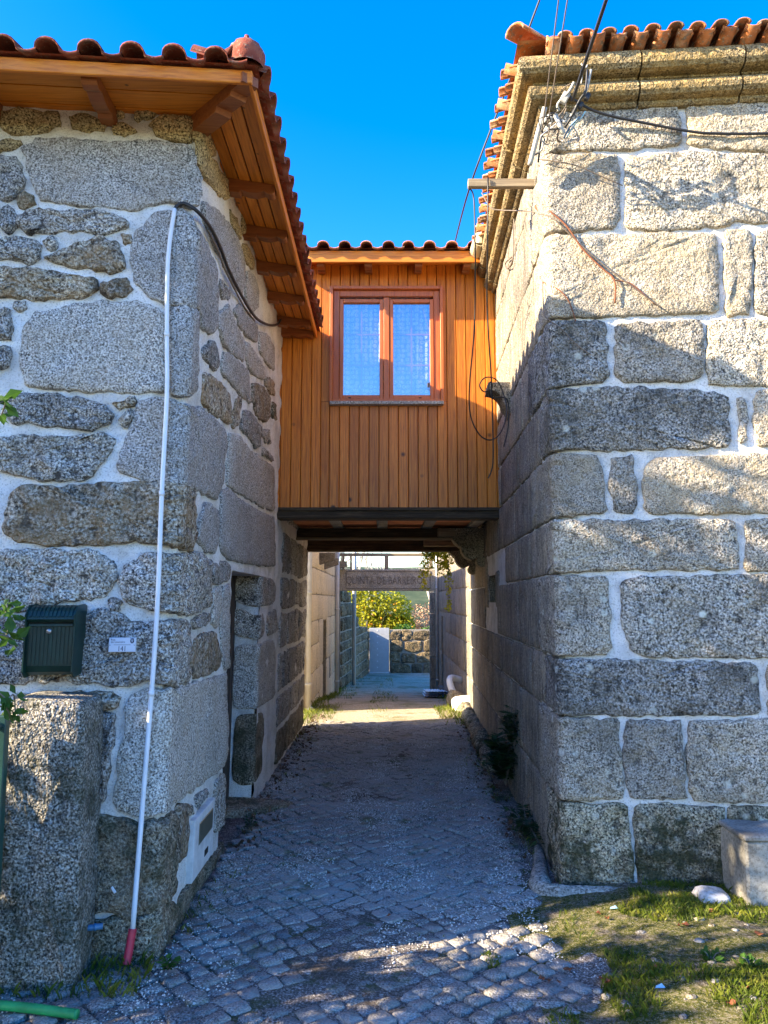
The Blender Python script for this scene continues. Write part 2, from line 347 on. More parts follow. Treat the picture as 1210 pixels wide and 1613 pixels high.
# ------------------------------------------------------------------ walls: unfolded maps round a corner, and stones
class WallMap:
    """s<0 runs along side A away from the corner, s>0 along side B; lean shears the wall with height."""
    def __init__(m, corner, dA, nA, dB, nB, lean=(0, 0), r=.03):
        V = lambda a: Vector((a[0], a[1], 0)).normalized()
        m.c = Vector((corner[0], corner[1], 0)); m.dA, m.nA, m.dB, m.nB = V(dA), V(nA), V(dB), V(nB)
        m.lean = Vector((lean[0], lean[1], 0)); m.r = r
    def at(m, s, z, off=0.0):
        if s < -m.r: p = m.c + m.dA * -s; n = m.nA
        elif s > m.r: p = m.c + m.dB * s; n = m.nB
        else:
            t = (s + m.r) / (2 * m.r); a, b = m.c + m.dA * m.r, m.c + m.dB * m.r
            p = a * (1 - t) ** 2 + m.c * 2 * t * (1 - t) + b * t * t; n = (m.nA * (1 - t) + m.nB * t).normalized()
        return p + n * off + m.lean * z + Vector((0, 0, z))
    def hit(m, px, py, n, d):
        r = ray(px, py)                         # n.(CAM + t r - z lean - c) = 0, z = EYE + t r.z
        k = n.dot(r) - r.z * n.dot(m.lean)
        t = (n.dot(m.c - CAM) + EYE * n.dot(m.lean)) / k
        p = CAM + r * t; q = p - m.lean * p.z - m.c
        return q.dot(d), p.z
    def sz(m, px, py):
        s, z = m.hit(px, py, m.nA, m.dA)
        if s >= 0: return -s, z
        return m.hit(px, py, m.nB, m.dB)
def chaikin(P, it=2, q=.22):
    for _ in range(it):
        o = []
        for i in range(len(P)):
            (ax, ay), (bx, by) = P[i], P[(i + 1) % len(P)]
            o += [(ax + (bx - ax) * q, ay + (by - ay) * q), (bx - (bx - ax) * q, by - (by - ay) * q)]
        P = o
    return P
def resample(P, step, nmin=14, nmax=64):
    L = [math.dist(P[i], P[(i + 1) % len(P)]) for i in range(len(P))]; T = sum(L)
    n = max(nmin, min(nmax, int(T / step))); out = []; i = 0; acc = 0
    for k in range(n):
        t = T * k / n
        while acc + L[i] < t and i < len(P) - 1: acc += L[i]; i += 1
        f = (t - acc) / max(L[i], 1e-9); a, b = P[i], P[(i + 1) % len(P)]
        out.append((a[0] + (b[0] - a[0]) * f, a[1] + (b[1] - a[1]) * f))
    return out
SEED = [0]
def inflate(P, g):
    n = len(P); out = []
    for i in range(n):
        a, b, c = P[i - 1], P[i], P[(i + 1) % n]
        def nrm(p, q): dx, dy = q[0] - p[0], q[1] - p[1]; l = math.hypot(dx, dy) + 1e-9; return dy / l, -dx / l
        n0, n1 = nrm(a, b), nrm(b, c); x, y = n0[0] + n1[0], n0[1] + n1[1]; l = math.hypot(x, y) + 1e-9
        out.append((b[0] + x / l * g, b[1] + y / l * g))
    return out
def stone(m, poly, mat, parent, h=.025, amp=.008, step=.04, jit=.004, edge=.02, nmax=64, name='stone', cq=.14, freq=9, base=-.05, grow=0):
    SEED[0] += 1; sd = SEED[0] * 3.7
    A = sum(poly[i][0] * poly[(i + 1) % len(poly)][1] - poly[(i + 1) % len(poly)][0] * poly[i][1] for i in range(len(poly)))
    if A < 0: poly = poly[::-1]
    P = resample(chaikin(inflate(poly, grow) if grow else poly, 2, cq), step, 12, nmax); n = len(P)
    cx = sum(p[0] for p in P) / n; cy = sum(p[1] for p in P) / n
    Q = []
    for i, (x, y) in enumerate(P):
        k = noise.noise((x * 18 + sd, y * 18, sd)) * jit + noise.noise((x * 45 + sd, y * 45, sd)) * jit * .7
        a, b = P[i - 1], P[(i + 1) % n]; tx, ty = b[0] - a[0], b[1] - a[1]; l = math.hypot(tx, ty) + 1e-9
        Q.append((x + ty / l * k, y - tx / l * k, -ty / l, tx / l))
    mw = min(max(p[0] for p in P) - min(p[0] for p in P), max(p[1] for p in P) - min(p[1] for p in P))
    e = min(edge, mw * .22)
    def nz(x, y, a): return a * (noise.fractal((x * freq + sd, y * freq, sd), 1.0, 2.0, 3) )
    rings = []
    for ins, hh in ((0, base), (e * .12, h * .45), (e * .45, h * .82), (e, h)):
        rings.append([(x + nx * ins, y + ny * ins, hh + (nz(x, y, amp) if hh > 0 else 0) * (hh / h)) for x, y, nx, ny in Q])
    last = rings[-1]
    nr = max(1, min(7, int(mw / 2 / (step * 1.2)))) if nmax > 24 else 1
    for q in range(1, nr + 1):
        f = 1 - q / (nr + .8)
        rg = []
        for x, y, _ in last:
            X, Y = cx + (x - cx) * f, cy + (y - cy) * f; rg.append((X, Y, h * 1.04 + nz(X, Y, amp)))
        rings.append(rg)
    vs = [p for rg in rings for p in rg]; vs.append((cx, cy, h * 1.04 + nz(cx, cy, amp)))
    fs = [(r * n + i, r * n + (i + 1) % n, (r + 1) * n + (i + 1) % n, (r + 1) * n + i) for r in range(len(rings) - 1) for i in range(n)]
    fs += [((len(rings) - 1) * n + i, (len(rings) - 1) * n + (i + 1) % n, len(vs) - 1) for i in range(n)]
    me = bpy.data.meshes.new(name)
    if min(v[0] for v in vs) < -m.r and max(v[0] for v in vs) > m.r and m.r > .01:
        me.from_pydata(vs, [], fs); bm = bmesh.new(); bm.from_mesh(me)
        for xx in (-m.r, -m.r * .4, m.r * .4, m.r):
            bmesh.ops.bisect_plane(bm, geom=bm.verts[:] + bm.edges[:] + bm.faces[:], plane_co=(xx, 0, 0), plane_no=(1, 0, 0))
        for v in bm.verts: v.co = m.at(*v.co)
        bm.to_mesh(me); bm.free()
    else: me.from_pydata([m.at(*v) for v in vs], [], fs)
    me.materials.append(mat)
    me.polygons.foreach_set('use_smooth', [True] * len(me.polygons))
    return link(name, me, parent)
def wallgrid(m, s0, s1, z0, z1, mat, parent, name='wall', cell=.06, amp=.006, holes=(), off=0.0, extra=None, sd=0):
    ns, nz_ = max(2, round((s1 - s0) / cell)), max(2, round((z1 - z0) / cell))
    ss = sorted(set([s0 + (s1 - s0) * i / ns for i in range(ns + 1)] + [h[i] for h in holes for i in (0, 1)] + ([0.0, -m.r, m.r] if s0 < 0 < s1 else [])))
    zs = sorted(set([z0 + (z1 - z0) * i / nz_ for i in range(nz_ + 1)] + [h[i] for h in holes for i in (2, 3) if z0 < h[i] < z1]))
    mb = MB(); W = len(ss)
    vs = [m.at(s, z, off - (.03 * max(0, 1 - abs(s) / .2) if m.r > .01 else 0) + amp * noise.fractal((s * 7 + sd, z * 7, sd), 1, 2, 3)) for z in zs for s in ss]; fs = []
    for j in range(len(zs) - 1):
        for i in range(W - 1):
            cs, cz = (ss[i] + ss[i + 1]) / 2, (zs[j] + zs[j + 1]) / 2
            if any(h[0] < cs < h[1] and h[2] < cz < h[3] for h in holes): continue
            fs.append((j * W + i, j * W + i + 1, (j + 1) * W + i + 1, (j + 1) * W + i))
    mb.add(vs, fs)
    if extra: mb.add(*extra)
    me = bpy.data.meshes.new(name); me.from_pydata(mb.v, [], mb.f); me.materials.append(mat)
    me.polygons.foreach_set('use_smooth', [True] * len(me.polygons))
    return link(name, me, parent)
def rows(zs, s0, s1, lo, hi, gap=.02, jz=.012, js=.02, skip=()):
    out = []
    jl = lambda s, k: jz * noise.noise((s * 1.7, k * 5.1, 3.3)) * 1.6
    for k in range(len(zs) - 1):
        s = s0
        while s < s1 - .05:
            e = min(s + U(lo, hi), s1)
            if s1 - e < lo * .5: e = s1
            a, b = s + gap / 2, e - gap / 2; z0, z1 = zs[k] + gap / 2, zs[k + 1] - gap / 2
            t0, t1 = U(-js, js), U(-js, js)
            poly = [(a, z0 + jl(a, k)), ((a + b) / 2, z0 + jl((a + b) / 2, k)), (b + t0, z0 + jl(b, k)), (b, (z0 + z1) / 2), (b + t1, z1 + jl(b, k + 1)), ((a + b) / 2, z1 + jl((a + b) / 2, k + 1)), (a, z1 + jl(a, k + 1)), (a, (z0 + z1) / 2)]
            if not any(h[0] < b and h[1] > a and h[2] < z1 and h[3] > z0 for h in skip): out.append(poly)
            s = e
    return out

# ------------------------------------------------------------------ the ground and the lane
def sm(a, b, x): t = max(0, min(1, (x - a) / (b - a))); return t * t * (3 - 2 * t)
def zg(x, y):
    z = -.66 * sm(10.5, 20.5, y) - .25 * sm(20.5, 27, y)
    if y > 29: z -= min(9, (y - 29) * .06)
    return z
def bedge(y): return .80 + .12 * noise.noise((y * 1.3, 4.4, 0)) + .3 * sm(3.2, 2.2, y)     # right edge of the paving in front of the house
def roadz(x, y):
    z = zg(x, y) - .0035 - .004 * sm(4.2, 5.5, y) * sm(10.5, 9.8, y) + .010 * noise.fractal((x * 1.9, y * 1.9, .5), 1, 2, 4) + .004 * noise.noise((x * 14, y * 14, 2))
    z += .014 * math.exp(-((x + .1 - .15 * math.sin(y * .9)) / .30) ** 2) * (.6 + noise.noise((x * 2, y * 1.3, 3))) * sm(2.9, 3.6, y)
    if y < 4.6: z += .05 * sm(.7, 1.4, x) * (1 + .4 * noise.noise((x * 3, y * 3, 9)))
    if y > 12.5: z += .012
    return z
def sheet(name, xs, ys, fz, mat, kind='structure'):
    W = len(xs); vs = [(x, y, fz(x, y)) for y in ys for x in xs]
    fs = [(j * W + i, j * W + i + 1, (j + 1) * W + i + 1, (j + 1) * W + i) for j in range(len(ys) - 1) for i in range(W - 1)]
    me = bpy.data.meshes.new(name); me.from_pydata(vs, [], fs); me.materials.append(mat)
    me.polygons.foreach_set('use_smooth', [True] * len(me.polygons))
    return tag(link(name, me), kind=kind)
road = sheet('road', [-2.6 + .055 * i for i in range(106)], [1.2 + .055 * j for j in range(210)] + [12.75 + .15 * j for j in range(105)], roadz, M['road'])
gx = [-1500, -500, -150, -60, -25, -12, -7, -4, -2.5, -1, 0, 1, 2.5, 4, 7, 12, 25, 60, 150, 500, 1500]
gy = [-1500, -300, -60, -20, -8, -3, 0, 2, 5, 8, 11, 12, 13, 14, 15, 16, 17, 18, 19, 20, 21, 23, 25, 27, 29, 32, 40, 60, 100, 200, 500, 1500]
ground = sheet('ground', gx, gy, lambda x, y: zg(x, y) - .06, M['dirt'])
FRX = [-1.9 + .15 * i for i in range(24)]; FRY = [9.7 + .15 * j for j in range(118)]
far_lane = sheet('lane_gravel', FRX, FRY, lambda x, y: roadz(x, y) + .007 + .006 * noise.noise((x * 2.5, y * 2.5, 8)) - .03 * sm(10.3, 9.7, y), M['sand'])
GPx = [.62 + .05 * i for i in range(42)]; GPy = [1.6 + .05 * j for j in range(58)]
def mossz(x, y): return roadz(x, y) + .008 * min(1, max(-1.5, 4 * (noise.fractal((x * 1.8, y * 1.8, 23), 1, 2, 4) + .25 + .9 * sm(.75, 1.3, x) - .6 * sm(4.1, 4.35, y) * (x < 1.5))))
moss_patch = sheet('mossy_verge', GPx, GPy, mossz, M['moss'])
hx = [-900 + 45 * i for i in range(41)]; hy = [260 + 30 * j for j in range(14)]
hills = sheet('hills', hx, hy, lambda x, y: -12 + (38 * sm(260, 560, y)) * (1 + .45 * noise.noise((x * .004, y * .004, 0))) + 5 * noise.noise((x * .03, y * .03, 1)), M['hill'])

# cobbles: a jittered diagonal grid, the nearest 290 as single pieces
def cobble_mesh(k):
    r = random.Random(k); pts = []
    for cx, cy in ((-1, -1), (1, -1), (1, 1), (-1, 1)):
        jx, jy = r.uniform(-.007, .007), r.uniform(-.007, .007); X, Y = cx * .0475 + jx, cy * .045 + jy
        c = r.uniform(.007, .017)
        a, b = (X - cx * c, Y), (X, Y - cy * c)
        pts += ([a, b] if cx * cy < 0 else [b, a])
    pts = [pts[0], pts[1], pts[2], pts[3], pts[4], pts[5], pts[6], pts[7]]
    pts.sort(key=lambda p: math.atan2(p[1], p[0]))
    tl, tm = r.uniform(-.035, .035), r.uniform(-.035, .035)
    vs = [(x, y, -.06) for x, y in pts] + [(x, y, -.007 + x * tl + y * tm) for x, y in pts] + [(x * .89, y * .89, r.uniform(-.0015, .001) + x * tl + y * tm) for x, y in pts] + [(0, 0, r.uniform(-.001, .0025))]
    fs = [(q * 8 + i, q * 8 + (i + 1) % 8, q * 8 + 8 + (i + 1) % 8, q * 8 + 8 + i) for q in (0, 1) for i in range(8)] + [(16 + i, 16 + (i + 1) % 8, 24) for i in range(8)]
    return vs, fs
CV = [cobble_mesh(k) for k in range(14)]
CM = []
for vs, fs in CV:
    me = bpy.data.meshes.new('cobble'); me.from_pydata(vs, [], fs); me.materials.append(M['gcob']); me.polygons.foreach_set('use_smooth', [i >= 16 for i in range(len(fs))]); CM.append(me)
spots = []
ca, sa = math.cos(.66), math.sin(.66)
for i in range(-130, 260):
    for j in range(-130, 260):
        gx_, gy_ = i * .100, j * .100 + (i % 2) * .012
        x = gx_ * ca - gy_ * sa; y = gx_ * sa + gy_ * ca + 2.0
        x += .045 * noise.noise((x * 1.3, y * 1.3, 7)) + U(-.007, .007); y += .045 * noise.noise((x * 1.3, y * 1.3, 17)) + U(-.007, .007)
        if y < 2.2 or y > 10.4: continue
        if y < 3.55:
            if not (-1.95 < x < bedge(y)): continue
        elif not (-1.0 < x < (min(.86, bedge(y)) if y < 4.5 else .82 + .036 * (y - 4.5))): continue
        spots.append((y, x))
spots.sort()
far = MB(); nc = 0
for y, x in spots:
    z = zg(x, y) + .0085 + U(-.005, .005) - .010 * max(0, noise.noise((x * 1.6, y * 1.6, 31)))
    k = random.randrange(14); a = .66 + U(-.16, .16) + random.choice((0, math.pi / 2, math.pi))
    vis = y > 3.05 - 0.25 and abs(x) < .52 * y + .1
    if vis and nc < 292:
        o = link('cobble', CM[k], road, (x, y, z), (U(-.04, .04), U(-.04, .04), a)); s_ = U(.86, 1.08); o.scale = (s_, s_ * U(.86, 1.1), 1); nc += 1
    else:
        R = Matrix.Translation((x, y, z)) @ Matrix.Rotation(a, 4, 'Z') @ Matrix.Rotation(U(-.05, .05), 4, 'X')
        far.add([R @ Vector(p) for p in CV[k][0]], CV[k][1])
fo = far.build('cobbles', M['gcob'], road); tag(fo, kind='stuff')

# ------------------------------------------------------------------ LEFT HOUSE
LA = math.radians(4.7)
LM = WallMap((-1.045, 3.66), (-math.cos(LA), -math.sin(LA)), (math.sin(LA), -math.cos(LA)), (0, 1), (1, 0), (.01, .07), .035)
DOOR = (1.37, 2.62, -.4, 1.80)                # s0 s1 z0 z1 in the lane wall
LH = thing('left_house', 'granite rubble house with white mortar joints and projecting timber eaves, left of the lane', 'house', (-1.045, 3.66, 0))
ztop = 4.30
def L_at(s, z, o=0): return LM.at(s, z, o)
# wall body: mortar face, closed behind
cb = [(-5.2, 3.3), (-5.2, 10.1), (-1.05, 10.08)]
ex_v = []; 
pf = [L_at(-4.2, z) for z in (-.4, ztop)]; pb = [L_at(6.42, z) for z in (-.4, ztop)]
bk = [Vector((-5.3, 8.45, -.4)), Vector((-5.3, 8.45, ztop))]; bl = [Vector((-5.3, 3.4, -.4)), Vector((-5.3, 3.4, ztop))]
ex_v = [pf[0], pf[1], bl[0], bl[1], bk[0], bk[1], pb[0], pb[1], L_at(0, ztop)]
ex_f = [(0, 1, 3, 2), (2, 3, 5, 4), (4, 5, 7, 6), (1, 8, 7, 5, 3)]
wallL = wallgrid(LM, -4.2, 6.42, -.4, ztop, M['mor'], LH, holes=[DOOR], amp=.017, off=.006, cell=.042, extra=(ex_v, ex_f))
K1 = lambda p: crop(0, 0, 2.42, p); K2 = lambda p: crop(0, 450, 2.42, p); K3 = lambda p: crop(0, 900, 2.262, p)
A1 = lambda p: crop(270, 170, 4.48, p); A2 = lambda p: crop(270, 480, 3.84, p); A3 = lambda p: crop(240, 850, 4.608, p); A4 = lambda p: crop(240, 1150, 4.36, p)
front = [
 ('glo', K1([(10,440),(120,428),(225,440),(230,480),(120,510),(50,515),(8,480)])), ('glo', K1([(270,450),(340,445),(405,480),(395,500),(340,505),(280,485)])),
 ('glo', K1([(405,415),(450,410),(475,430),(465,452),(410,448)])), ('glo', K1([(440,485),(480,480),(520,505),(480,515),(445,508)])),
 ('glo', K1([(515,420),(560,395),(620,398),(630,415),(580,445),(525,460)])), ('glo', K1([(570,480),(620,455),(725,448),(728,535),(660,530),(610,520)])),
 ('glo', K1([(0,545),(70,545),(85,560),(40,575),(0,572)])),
 ('gls', K1([(100,570),(150,540),(400,548),(720,560)]) + A1([(150,330),(190,470),(185,640),(165,700)]) + K1([(718,785),(640,770),(560,785),(520,805),(440,790),(250,780),(160,760),(130,690),(105,610)])),
 ('gl', K1([(0,605),(60,605),(85,640),(90,720),(40,765),(0,765)])), ('glp', K1([(75,760),(100,740),(125,755),(130,785),(105,797),(80,790)])),
 ('gl', K1([(5,810),(35,790),(60,830),(62,870),(40,890),(8,870)])), ('gl', K1([(80,830),(110,812),(300,815),(420,820),(480,850),(485,870),(400,885),(230,880),(110,890),(85,865)])),
 ('gl', K1([(0,920),(120,918),(160,945),(150,985),(110,1005),(60,985),(0,990)])), ('gl', K1([(180,930),(205,910),(222,925),(210,950),(185,948)])),
 ('gl', K1([(185,990),(270,950),(370,910),(440,930),(470,990),(475,1020),(430,1050),(340,1025),(250,1010)])), ('gl', K1([(470,905),(490,905),(500,925),(480,932)])),
 ('gl', K1([(0,1025),(150,1030),(260,1055),(360,1070),(370,1100),(330,1130),(170,1145),(80,1130),(0,1135)])), ('gl', K1([(395,1085),(440,1080),(490,1070),(495,1110),(470,1130),(410,1135),(390,1115)])),
 ('gl', K1([(60,1160),(100,1158),(105,1180),(75,1188)])),
 ('gls', [(209,393),(223,364),(244,341),(289,331),(299,346),(308,366),(321,384),(335,420),(338,460),(337,518),(326,525),(315,514),(310,489),(296,482),(264,479),(240,471),(219,450),(209,413)]),
 ('gls', K2([(95,190),(140,110),(300,80),(500,65),(590,85),(628,130),(630,390),(560,410),(420,400),(270,400),(110,375),(85,300)])),
 ('gls', K2([(650,90),(700,85),(742,110),(742,250),(736,400),(700,418),(655,410)])),
 ('gl', K2([(0,90),(40,100),(50,170),(40,205),(0,210)])), ('gl', K2([(0,235),(30,240),(40,270),(30,310),(0,325)])),
 ('gl', K2([(20,440),(100,420),(250,425),(390,460),(430,490),(420,520),(310,550),(180,530),(60,515),(30,490)])), ('gl', K2([(435,450),(510,435),(515,445),(450,465)])),
 ('gl', K2([(470,490),(500,470),(495,510),(480,540),(465,525)])), ('gl', K2([(0,610),(100,580),(250,590),(390,570),(440,590),(400,660),(350,720),(260,750),(160,735),(30,705),(0,690)])),
 ('gls', K2([(530,450),(600,435),(640,440)]) + A2([(60,620),(150,630),(240,690),(315,770),(310,900),(290,1080),(255,1170),(150,1120),(40,1075)]) + K2([(610,745),(520,735),(455,710),(450,680),(490,590),(520,510)])),
 ('gl', K2([(30,870),(50,810),(90,765),(250,775),(400,755),(600,760)]) + A2([(45,1090),(110,1150),(120,1270),(120,1420),(100,1480),(30,1450)]) + K2([(640,975),(500,970),(300,990),(130,975),(60,970),(20,930)])),
 ('gl', [(0,876),(41,867),(103,871),(157,869),(174,884),(184,905),(178,920),(165,938),(88,949),(26,962),(0,957)]),
 ('gl', [(203,888),(225,876),(248,871)] + A3([(170,120),(310,100),(410,170),(410,300),(400,470),(330,510),(240,540)]) + [(265,957),(230,959),(203,944),(190,915)]),
 ('gl', K3([(385,100),(410,95),(435,110),(430,135),(400,135)])),
 ('gl', K3([(0,180),(60,165),(130,185),(135,385),(60,395),(0,395)])),
 ('gl', K3([(150,190),(320,165),(350,140),(420,150),(480,185),(570,185)]) + A3([(150,590),(230,600),(245,700),(240,850),(215,1030),(140,1055)]) + K3([(540,380),(440,402),(330,390),(150,388)])),
 ('gl', K3([(60,440),(250,438),(400,435),(430,460),(420,480),(380,485),(300,470),(70,462)])),
 ('gl', K3([(345,520),(370,505),(405,515),(405,560),(390,680),(370,820),(345,830),(340,700)])),
 ('gls', K3([(450,470),(500,425),(560,425)]) + A3([(130,1100),(250,1060),(400,1020),(520,980),(524,1400)]) + A4([(492,150),(475,240),(380,310),(280,390),(200,450),(110,500)]) + K3([(540,860),(470,860),(410,830),(420,740),(440,620),(455,540)])),
 ('glp', K3([(345,860),(440,895),(540,900)]) + A4([(95,600),(130,570),(145,700),(140,900),(120,1130),(60,1180)]) + K3([(560,1170),(480,1225),(330,1200),(330,1000)])),
 ('glp', K3([(335,1240),(480,1240),(560,1180)]) + A4([(60,1200),(120,1200),(150,1290),(195,1320),(60,1530),(20,1580)]) + K3([(520,1395),(420,1400),(335,1400)])),
]
alley = [
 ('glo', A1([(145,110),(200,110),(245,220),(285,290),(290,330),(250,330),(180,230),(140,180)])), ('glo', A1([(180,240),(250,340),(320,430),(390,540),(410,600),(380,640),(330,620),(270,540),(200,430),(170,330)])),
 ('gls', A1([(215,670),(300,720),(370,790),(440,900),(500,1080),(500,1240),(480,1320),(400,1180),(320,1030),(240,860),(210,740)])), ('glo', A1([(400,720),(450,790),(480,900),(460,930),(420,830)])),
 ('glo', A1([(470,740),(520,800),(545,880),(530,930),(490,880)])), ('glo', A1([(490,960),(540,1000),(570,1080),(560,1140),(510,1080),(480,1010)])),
 ('gls', A1([(520,1150),(570,1180),(600,1280),(600,1400),(560,1440),(510,1370),(510,1250)])), ('gl', A1([(320,1200),(400,1300),(390,1350),(340,1340),(315,1260)])),
 ('gls', A2([(275,60),(330,0),(380,130),(430,230),(425,345),(350,290),(290,210),(270,140)])), ('gls', A2([(360,30),(400,0),(440,40),(510,140),(505,230),(440,180),(390,120)])),
 ('gls', A2([(520,170),(570,180),(610,250),(610,400),(570,360),(520,280)])), ('gl', A2([(170,270),(240,225),(270,290),(275,370),(250,390),(200,340),(165,310)])),
 ('gls', A2([(300,290),(350,310),(450,400),(460,520),(470,600),(410,550),(350,470),(290,410),(290,340)])), ('gls', A2([(440,220),(500,300),(550,380),(550,450),(510,440),(450,380),(430,290)])),
 ('gl', A2([(180,420),(230,430),(300,500),(335,560),(345,720),(290,690),(220,640),(175,590),(170,500)])), ('gl', A2([(375,570),(400,560),(405,620),(390,720),(360,740),(360,680)])),
 ('gl', A2([(480,480),(540,490),(590,560),(590,660),(560,710),(510,680),(475,590)])), ('gl', A2([(420,640),(470,650),(525,740),(525,850),(500,870),(460,800),(410,750)])),
 ('gl', A2([(560,440),(600,450),(615,550),(590,540),(560,490)])), ('gl', A2([(540,760),(585,760),(590,840),(560,830),(535,800)])), ('glp', A2([(600,590),(620,600),(620,700),(600,680)])),
 ('gls', A2([(335,780),(400,800),(470,890),(520,920),(610,990),(610,1250),(540,1220),(440,1160),(380,1130),(320,1090),(330,900)])), ('gl', A2([(540,860),(600,920),(605,950),(540,900)])),
 ('gls', A2([(280,1140),(330,1120),(400,1180),(500,1240),(610,1290),(618,1585),(500,1568),(420,1558),(340,1536),(275,1480),(280,1300)])),
 ('gls', A2([(170,1220),(220,1200),(265,1250),(270,1400),(245,1500),(190,1490),(140,1430),(150,1300)])),
 ('gl', A3([(430,180),(480,160),(540,180),(547,240),(540,290),(480,310),(420,310),(420,240)])), ('gls', A3([(430,360),(470,340),(480,420),(470,560),(450,640),(415,600),(420,480)])),
 ('gls', A3([(490,350),(542,330),(542,600),(538,930),(500,940),(480,800),(475,600)])), ('gl', A3([(265,600),(310,560),(390,545),(400,590),(370,610),(290,640)])),
 ('gl', A3([(290,730),(370,680),(430,680),(460,760),(470,930),(400,970),(300,1000),(260,970),(255,860)])),
 ('gl', A4([(155,520),(220,500),(215,700),(200,850),(160,920),(150,800)])), ('gl', A4([(280,460),(360,405),(370,440),(300,525),(285,510)])), ('gl', A4([(235,545),(260,520),(255,580),(225,590)])),
 ('gl', A4([(420,350),(475,290),(478,560),(470,650),(410,700),(400,500)])), ('glp', A4([(190,1110),(300,980),(400,870),(478,780),(478,930),(400,1060),(260,1260),(200,1330),(150,1250)])),
]
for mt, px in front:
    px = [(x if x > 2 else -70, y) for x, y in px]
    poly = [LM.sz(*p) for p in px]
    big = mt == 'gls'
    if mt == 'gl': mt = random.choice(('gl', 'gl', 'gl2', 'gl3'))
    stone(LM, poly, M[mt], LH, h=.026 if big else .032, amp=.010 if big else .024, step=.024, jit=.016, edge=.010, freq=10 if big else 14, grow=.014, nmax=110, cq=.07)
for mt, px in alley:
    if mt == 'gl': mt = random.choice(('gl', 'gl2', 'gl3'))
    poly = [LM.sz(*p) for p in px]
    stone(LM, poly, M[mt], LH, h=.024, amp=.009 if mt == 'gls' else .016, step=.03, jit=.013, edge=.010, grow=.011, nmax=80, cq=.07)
# rubble beyond the door and below the bridge room, and left of the frame
sJ = LM.sz(441, 900)[0]
for poly in rows([0.0, .36, .7, 1.1, 1.5, 1.86, 2.3], sJ + .02, 6.36, .3, .75, .045, .03, .05):
    if poly[0][0] > 2.75: stone(LM, poly, M['glp' if poly[0][1] < .3 else 'gl'], LH, h=.02, amp=.014, step=.05, nmax=32)
for poly in rows([2.38, 2.75, 3.2, 3.6, 4.0], sJ + .02, 6.36, .3, .75, .045, .03, .05):
    stone(LM, poly, M['gl'], LH, h=.02, amp=.014, step=.07, nmax=24)
for poly in rows([.05, .45, .9, 1.3, 1.7, 2.15, 2.6, 3.0, 3.45, 3.9], -3.3, -1.14, .3, .8, .06, .03, .06):
    stone(LM, poly, M['gl'], LH, h=.025, amp=.014, step=.05, nmax=32)
for poly in rows([.02, .38, .74, 1.06], -1.14, -.44, .25, .5, .05, .03, .05):
    stone(LM, poly, M['gl2'], LH, h=.03, amp=.018, step=.04, nmax=40)
# far door jamb (faces the camera), lintel soffit, door leaf, threshold
yJ = 3.66 + DOOR[1]
JM = WallMap((-1.045, yJ), (-1, 0), (0, -1), (0, 1), (1, 0), (.01, .07), .02)
mb = MB(); zc = DOOR[3]
pr = [JM.at(-.19, -.4), JM.at(0, -.4), JM.at(0, zc), JM.at(-.19, zc)]
nr = [Vector((-1.045 - .55, 3.66 + DOOR[0], 0)) + Vector((.01, .07, 1)) * z for z in (-.4, zc)]; nf = [L_at(DOOR[0], z) for z in (-.4, zc)]
mb.add(pr, [(0, 1, 2, 3)]); mb.add([nf[0], nr[0], nr[1], nf[1]], [(0, 1, 2, 3)]); mb.add([nf[1], nr[1], pr[3], pr[2]], [(0, 1, 2, 3)])
mb.build('door_reveal', M['moro'], LH)
for mt, px in (('gl', A3([(590,270),(680,240),(740,260),(860,280),(885,310),(880,470),(750,490),(660,470),(590,440)])), ('gl', A3([(585,510),(660,500),(740,550),(800,520),(800,700),(745,730),(580,690)])),
               ('gls', A3([(595,760),(740,760),(790,740),(880,720),(885,900),(880,1130),(860,1160),(745,1230),(572,1230)])), ('glp', A3([(600,1270),(740,1260),(800,1250),(800,1400)]) + A4([(745,100),(740,300),(690,370),(600,380),(540,330)]))):
    stone(JM, [JM.sz(*p) for p in px], M[mt], LH, h=.018, amp=.010, step=.03)
stone(LM, [LM.sz(*p) for p in A3([(820,540),(890,490),(905,660),(880,680),(820,710)])], M['gl'], LH, h=.018)
door = MB().box((-1.60, 3.66 + DOOR[0] + .1, -.1), (-1.56, yJ + .1, 1.92), .004).build('door', M['wdoor'], LH)
for k in range(9):
    y0 = 3.66 + DOOR[0] + .1 + k * .133
    MB().box((-1.56, y0 + .004, -.08), (-1.548, y0 + .129, 1.9), .004).build('plank', M['wdoor'], door)
MB().box((-1.60, yJ - .035, -.1), (-1.225, yJ + .15, 1.84), .008).build('door_frame', M['wdoor'], LH)
stone(JM, [(-.34, -.2), (.06, -.2), (.06, .05), (-.34, .07)], M['glp'], LH, h=.32, amp=.02, name='threshold')
# meter cabinet in the lane wall
q = [LM.sz(*p) for p in A4([(230,620),(370,490),(375,850),(230,1020)])]
s0, s1 = (q[0][0] + q[3][0]) / 2, (q[1][0] + q[2][0]) / 2; z0, z1 = (q[2][1] + q[3][1]) / 2, (q[0][1] + q[1][1]) / 2
def lbox(name, a, b, c, d, o0, o1, mat, parent, m=LM, ch=.004):
    n = 6; vs = []
    P = [(a, c), (b, c), (b, d), (a, d)]
    mb = MB(); pts = [m.at(s, z, o0) for s, z in P] + [m.at(s, z, o1 - ch) for s, z in P]
    ins = [(a + ch, c + ch), (b - ch, c + ch), (b - ch, d - ch), (a + ch, d - ch)]
    pts += [m.at(s, z, o1) for s, z in ins]
    fs = [(i, (i + 1) % 4, 4 + (i + 1) % 4, 4 + i) for i in range(4)] + [(4 + i, 4 + (i + 1) % 4, 8 + (i + 1) % 4, 8 + i) for i in range(4)] + [(8, 9, 10, 11), (3, 2, 1, 0)]
    return mb.add(pts, fs).build(name, mat, parent)
mc = lbox('meter_cabinet', s0, s1, z0, z1, -.05, .042, M['cover'], LH)
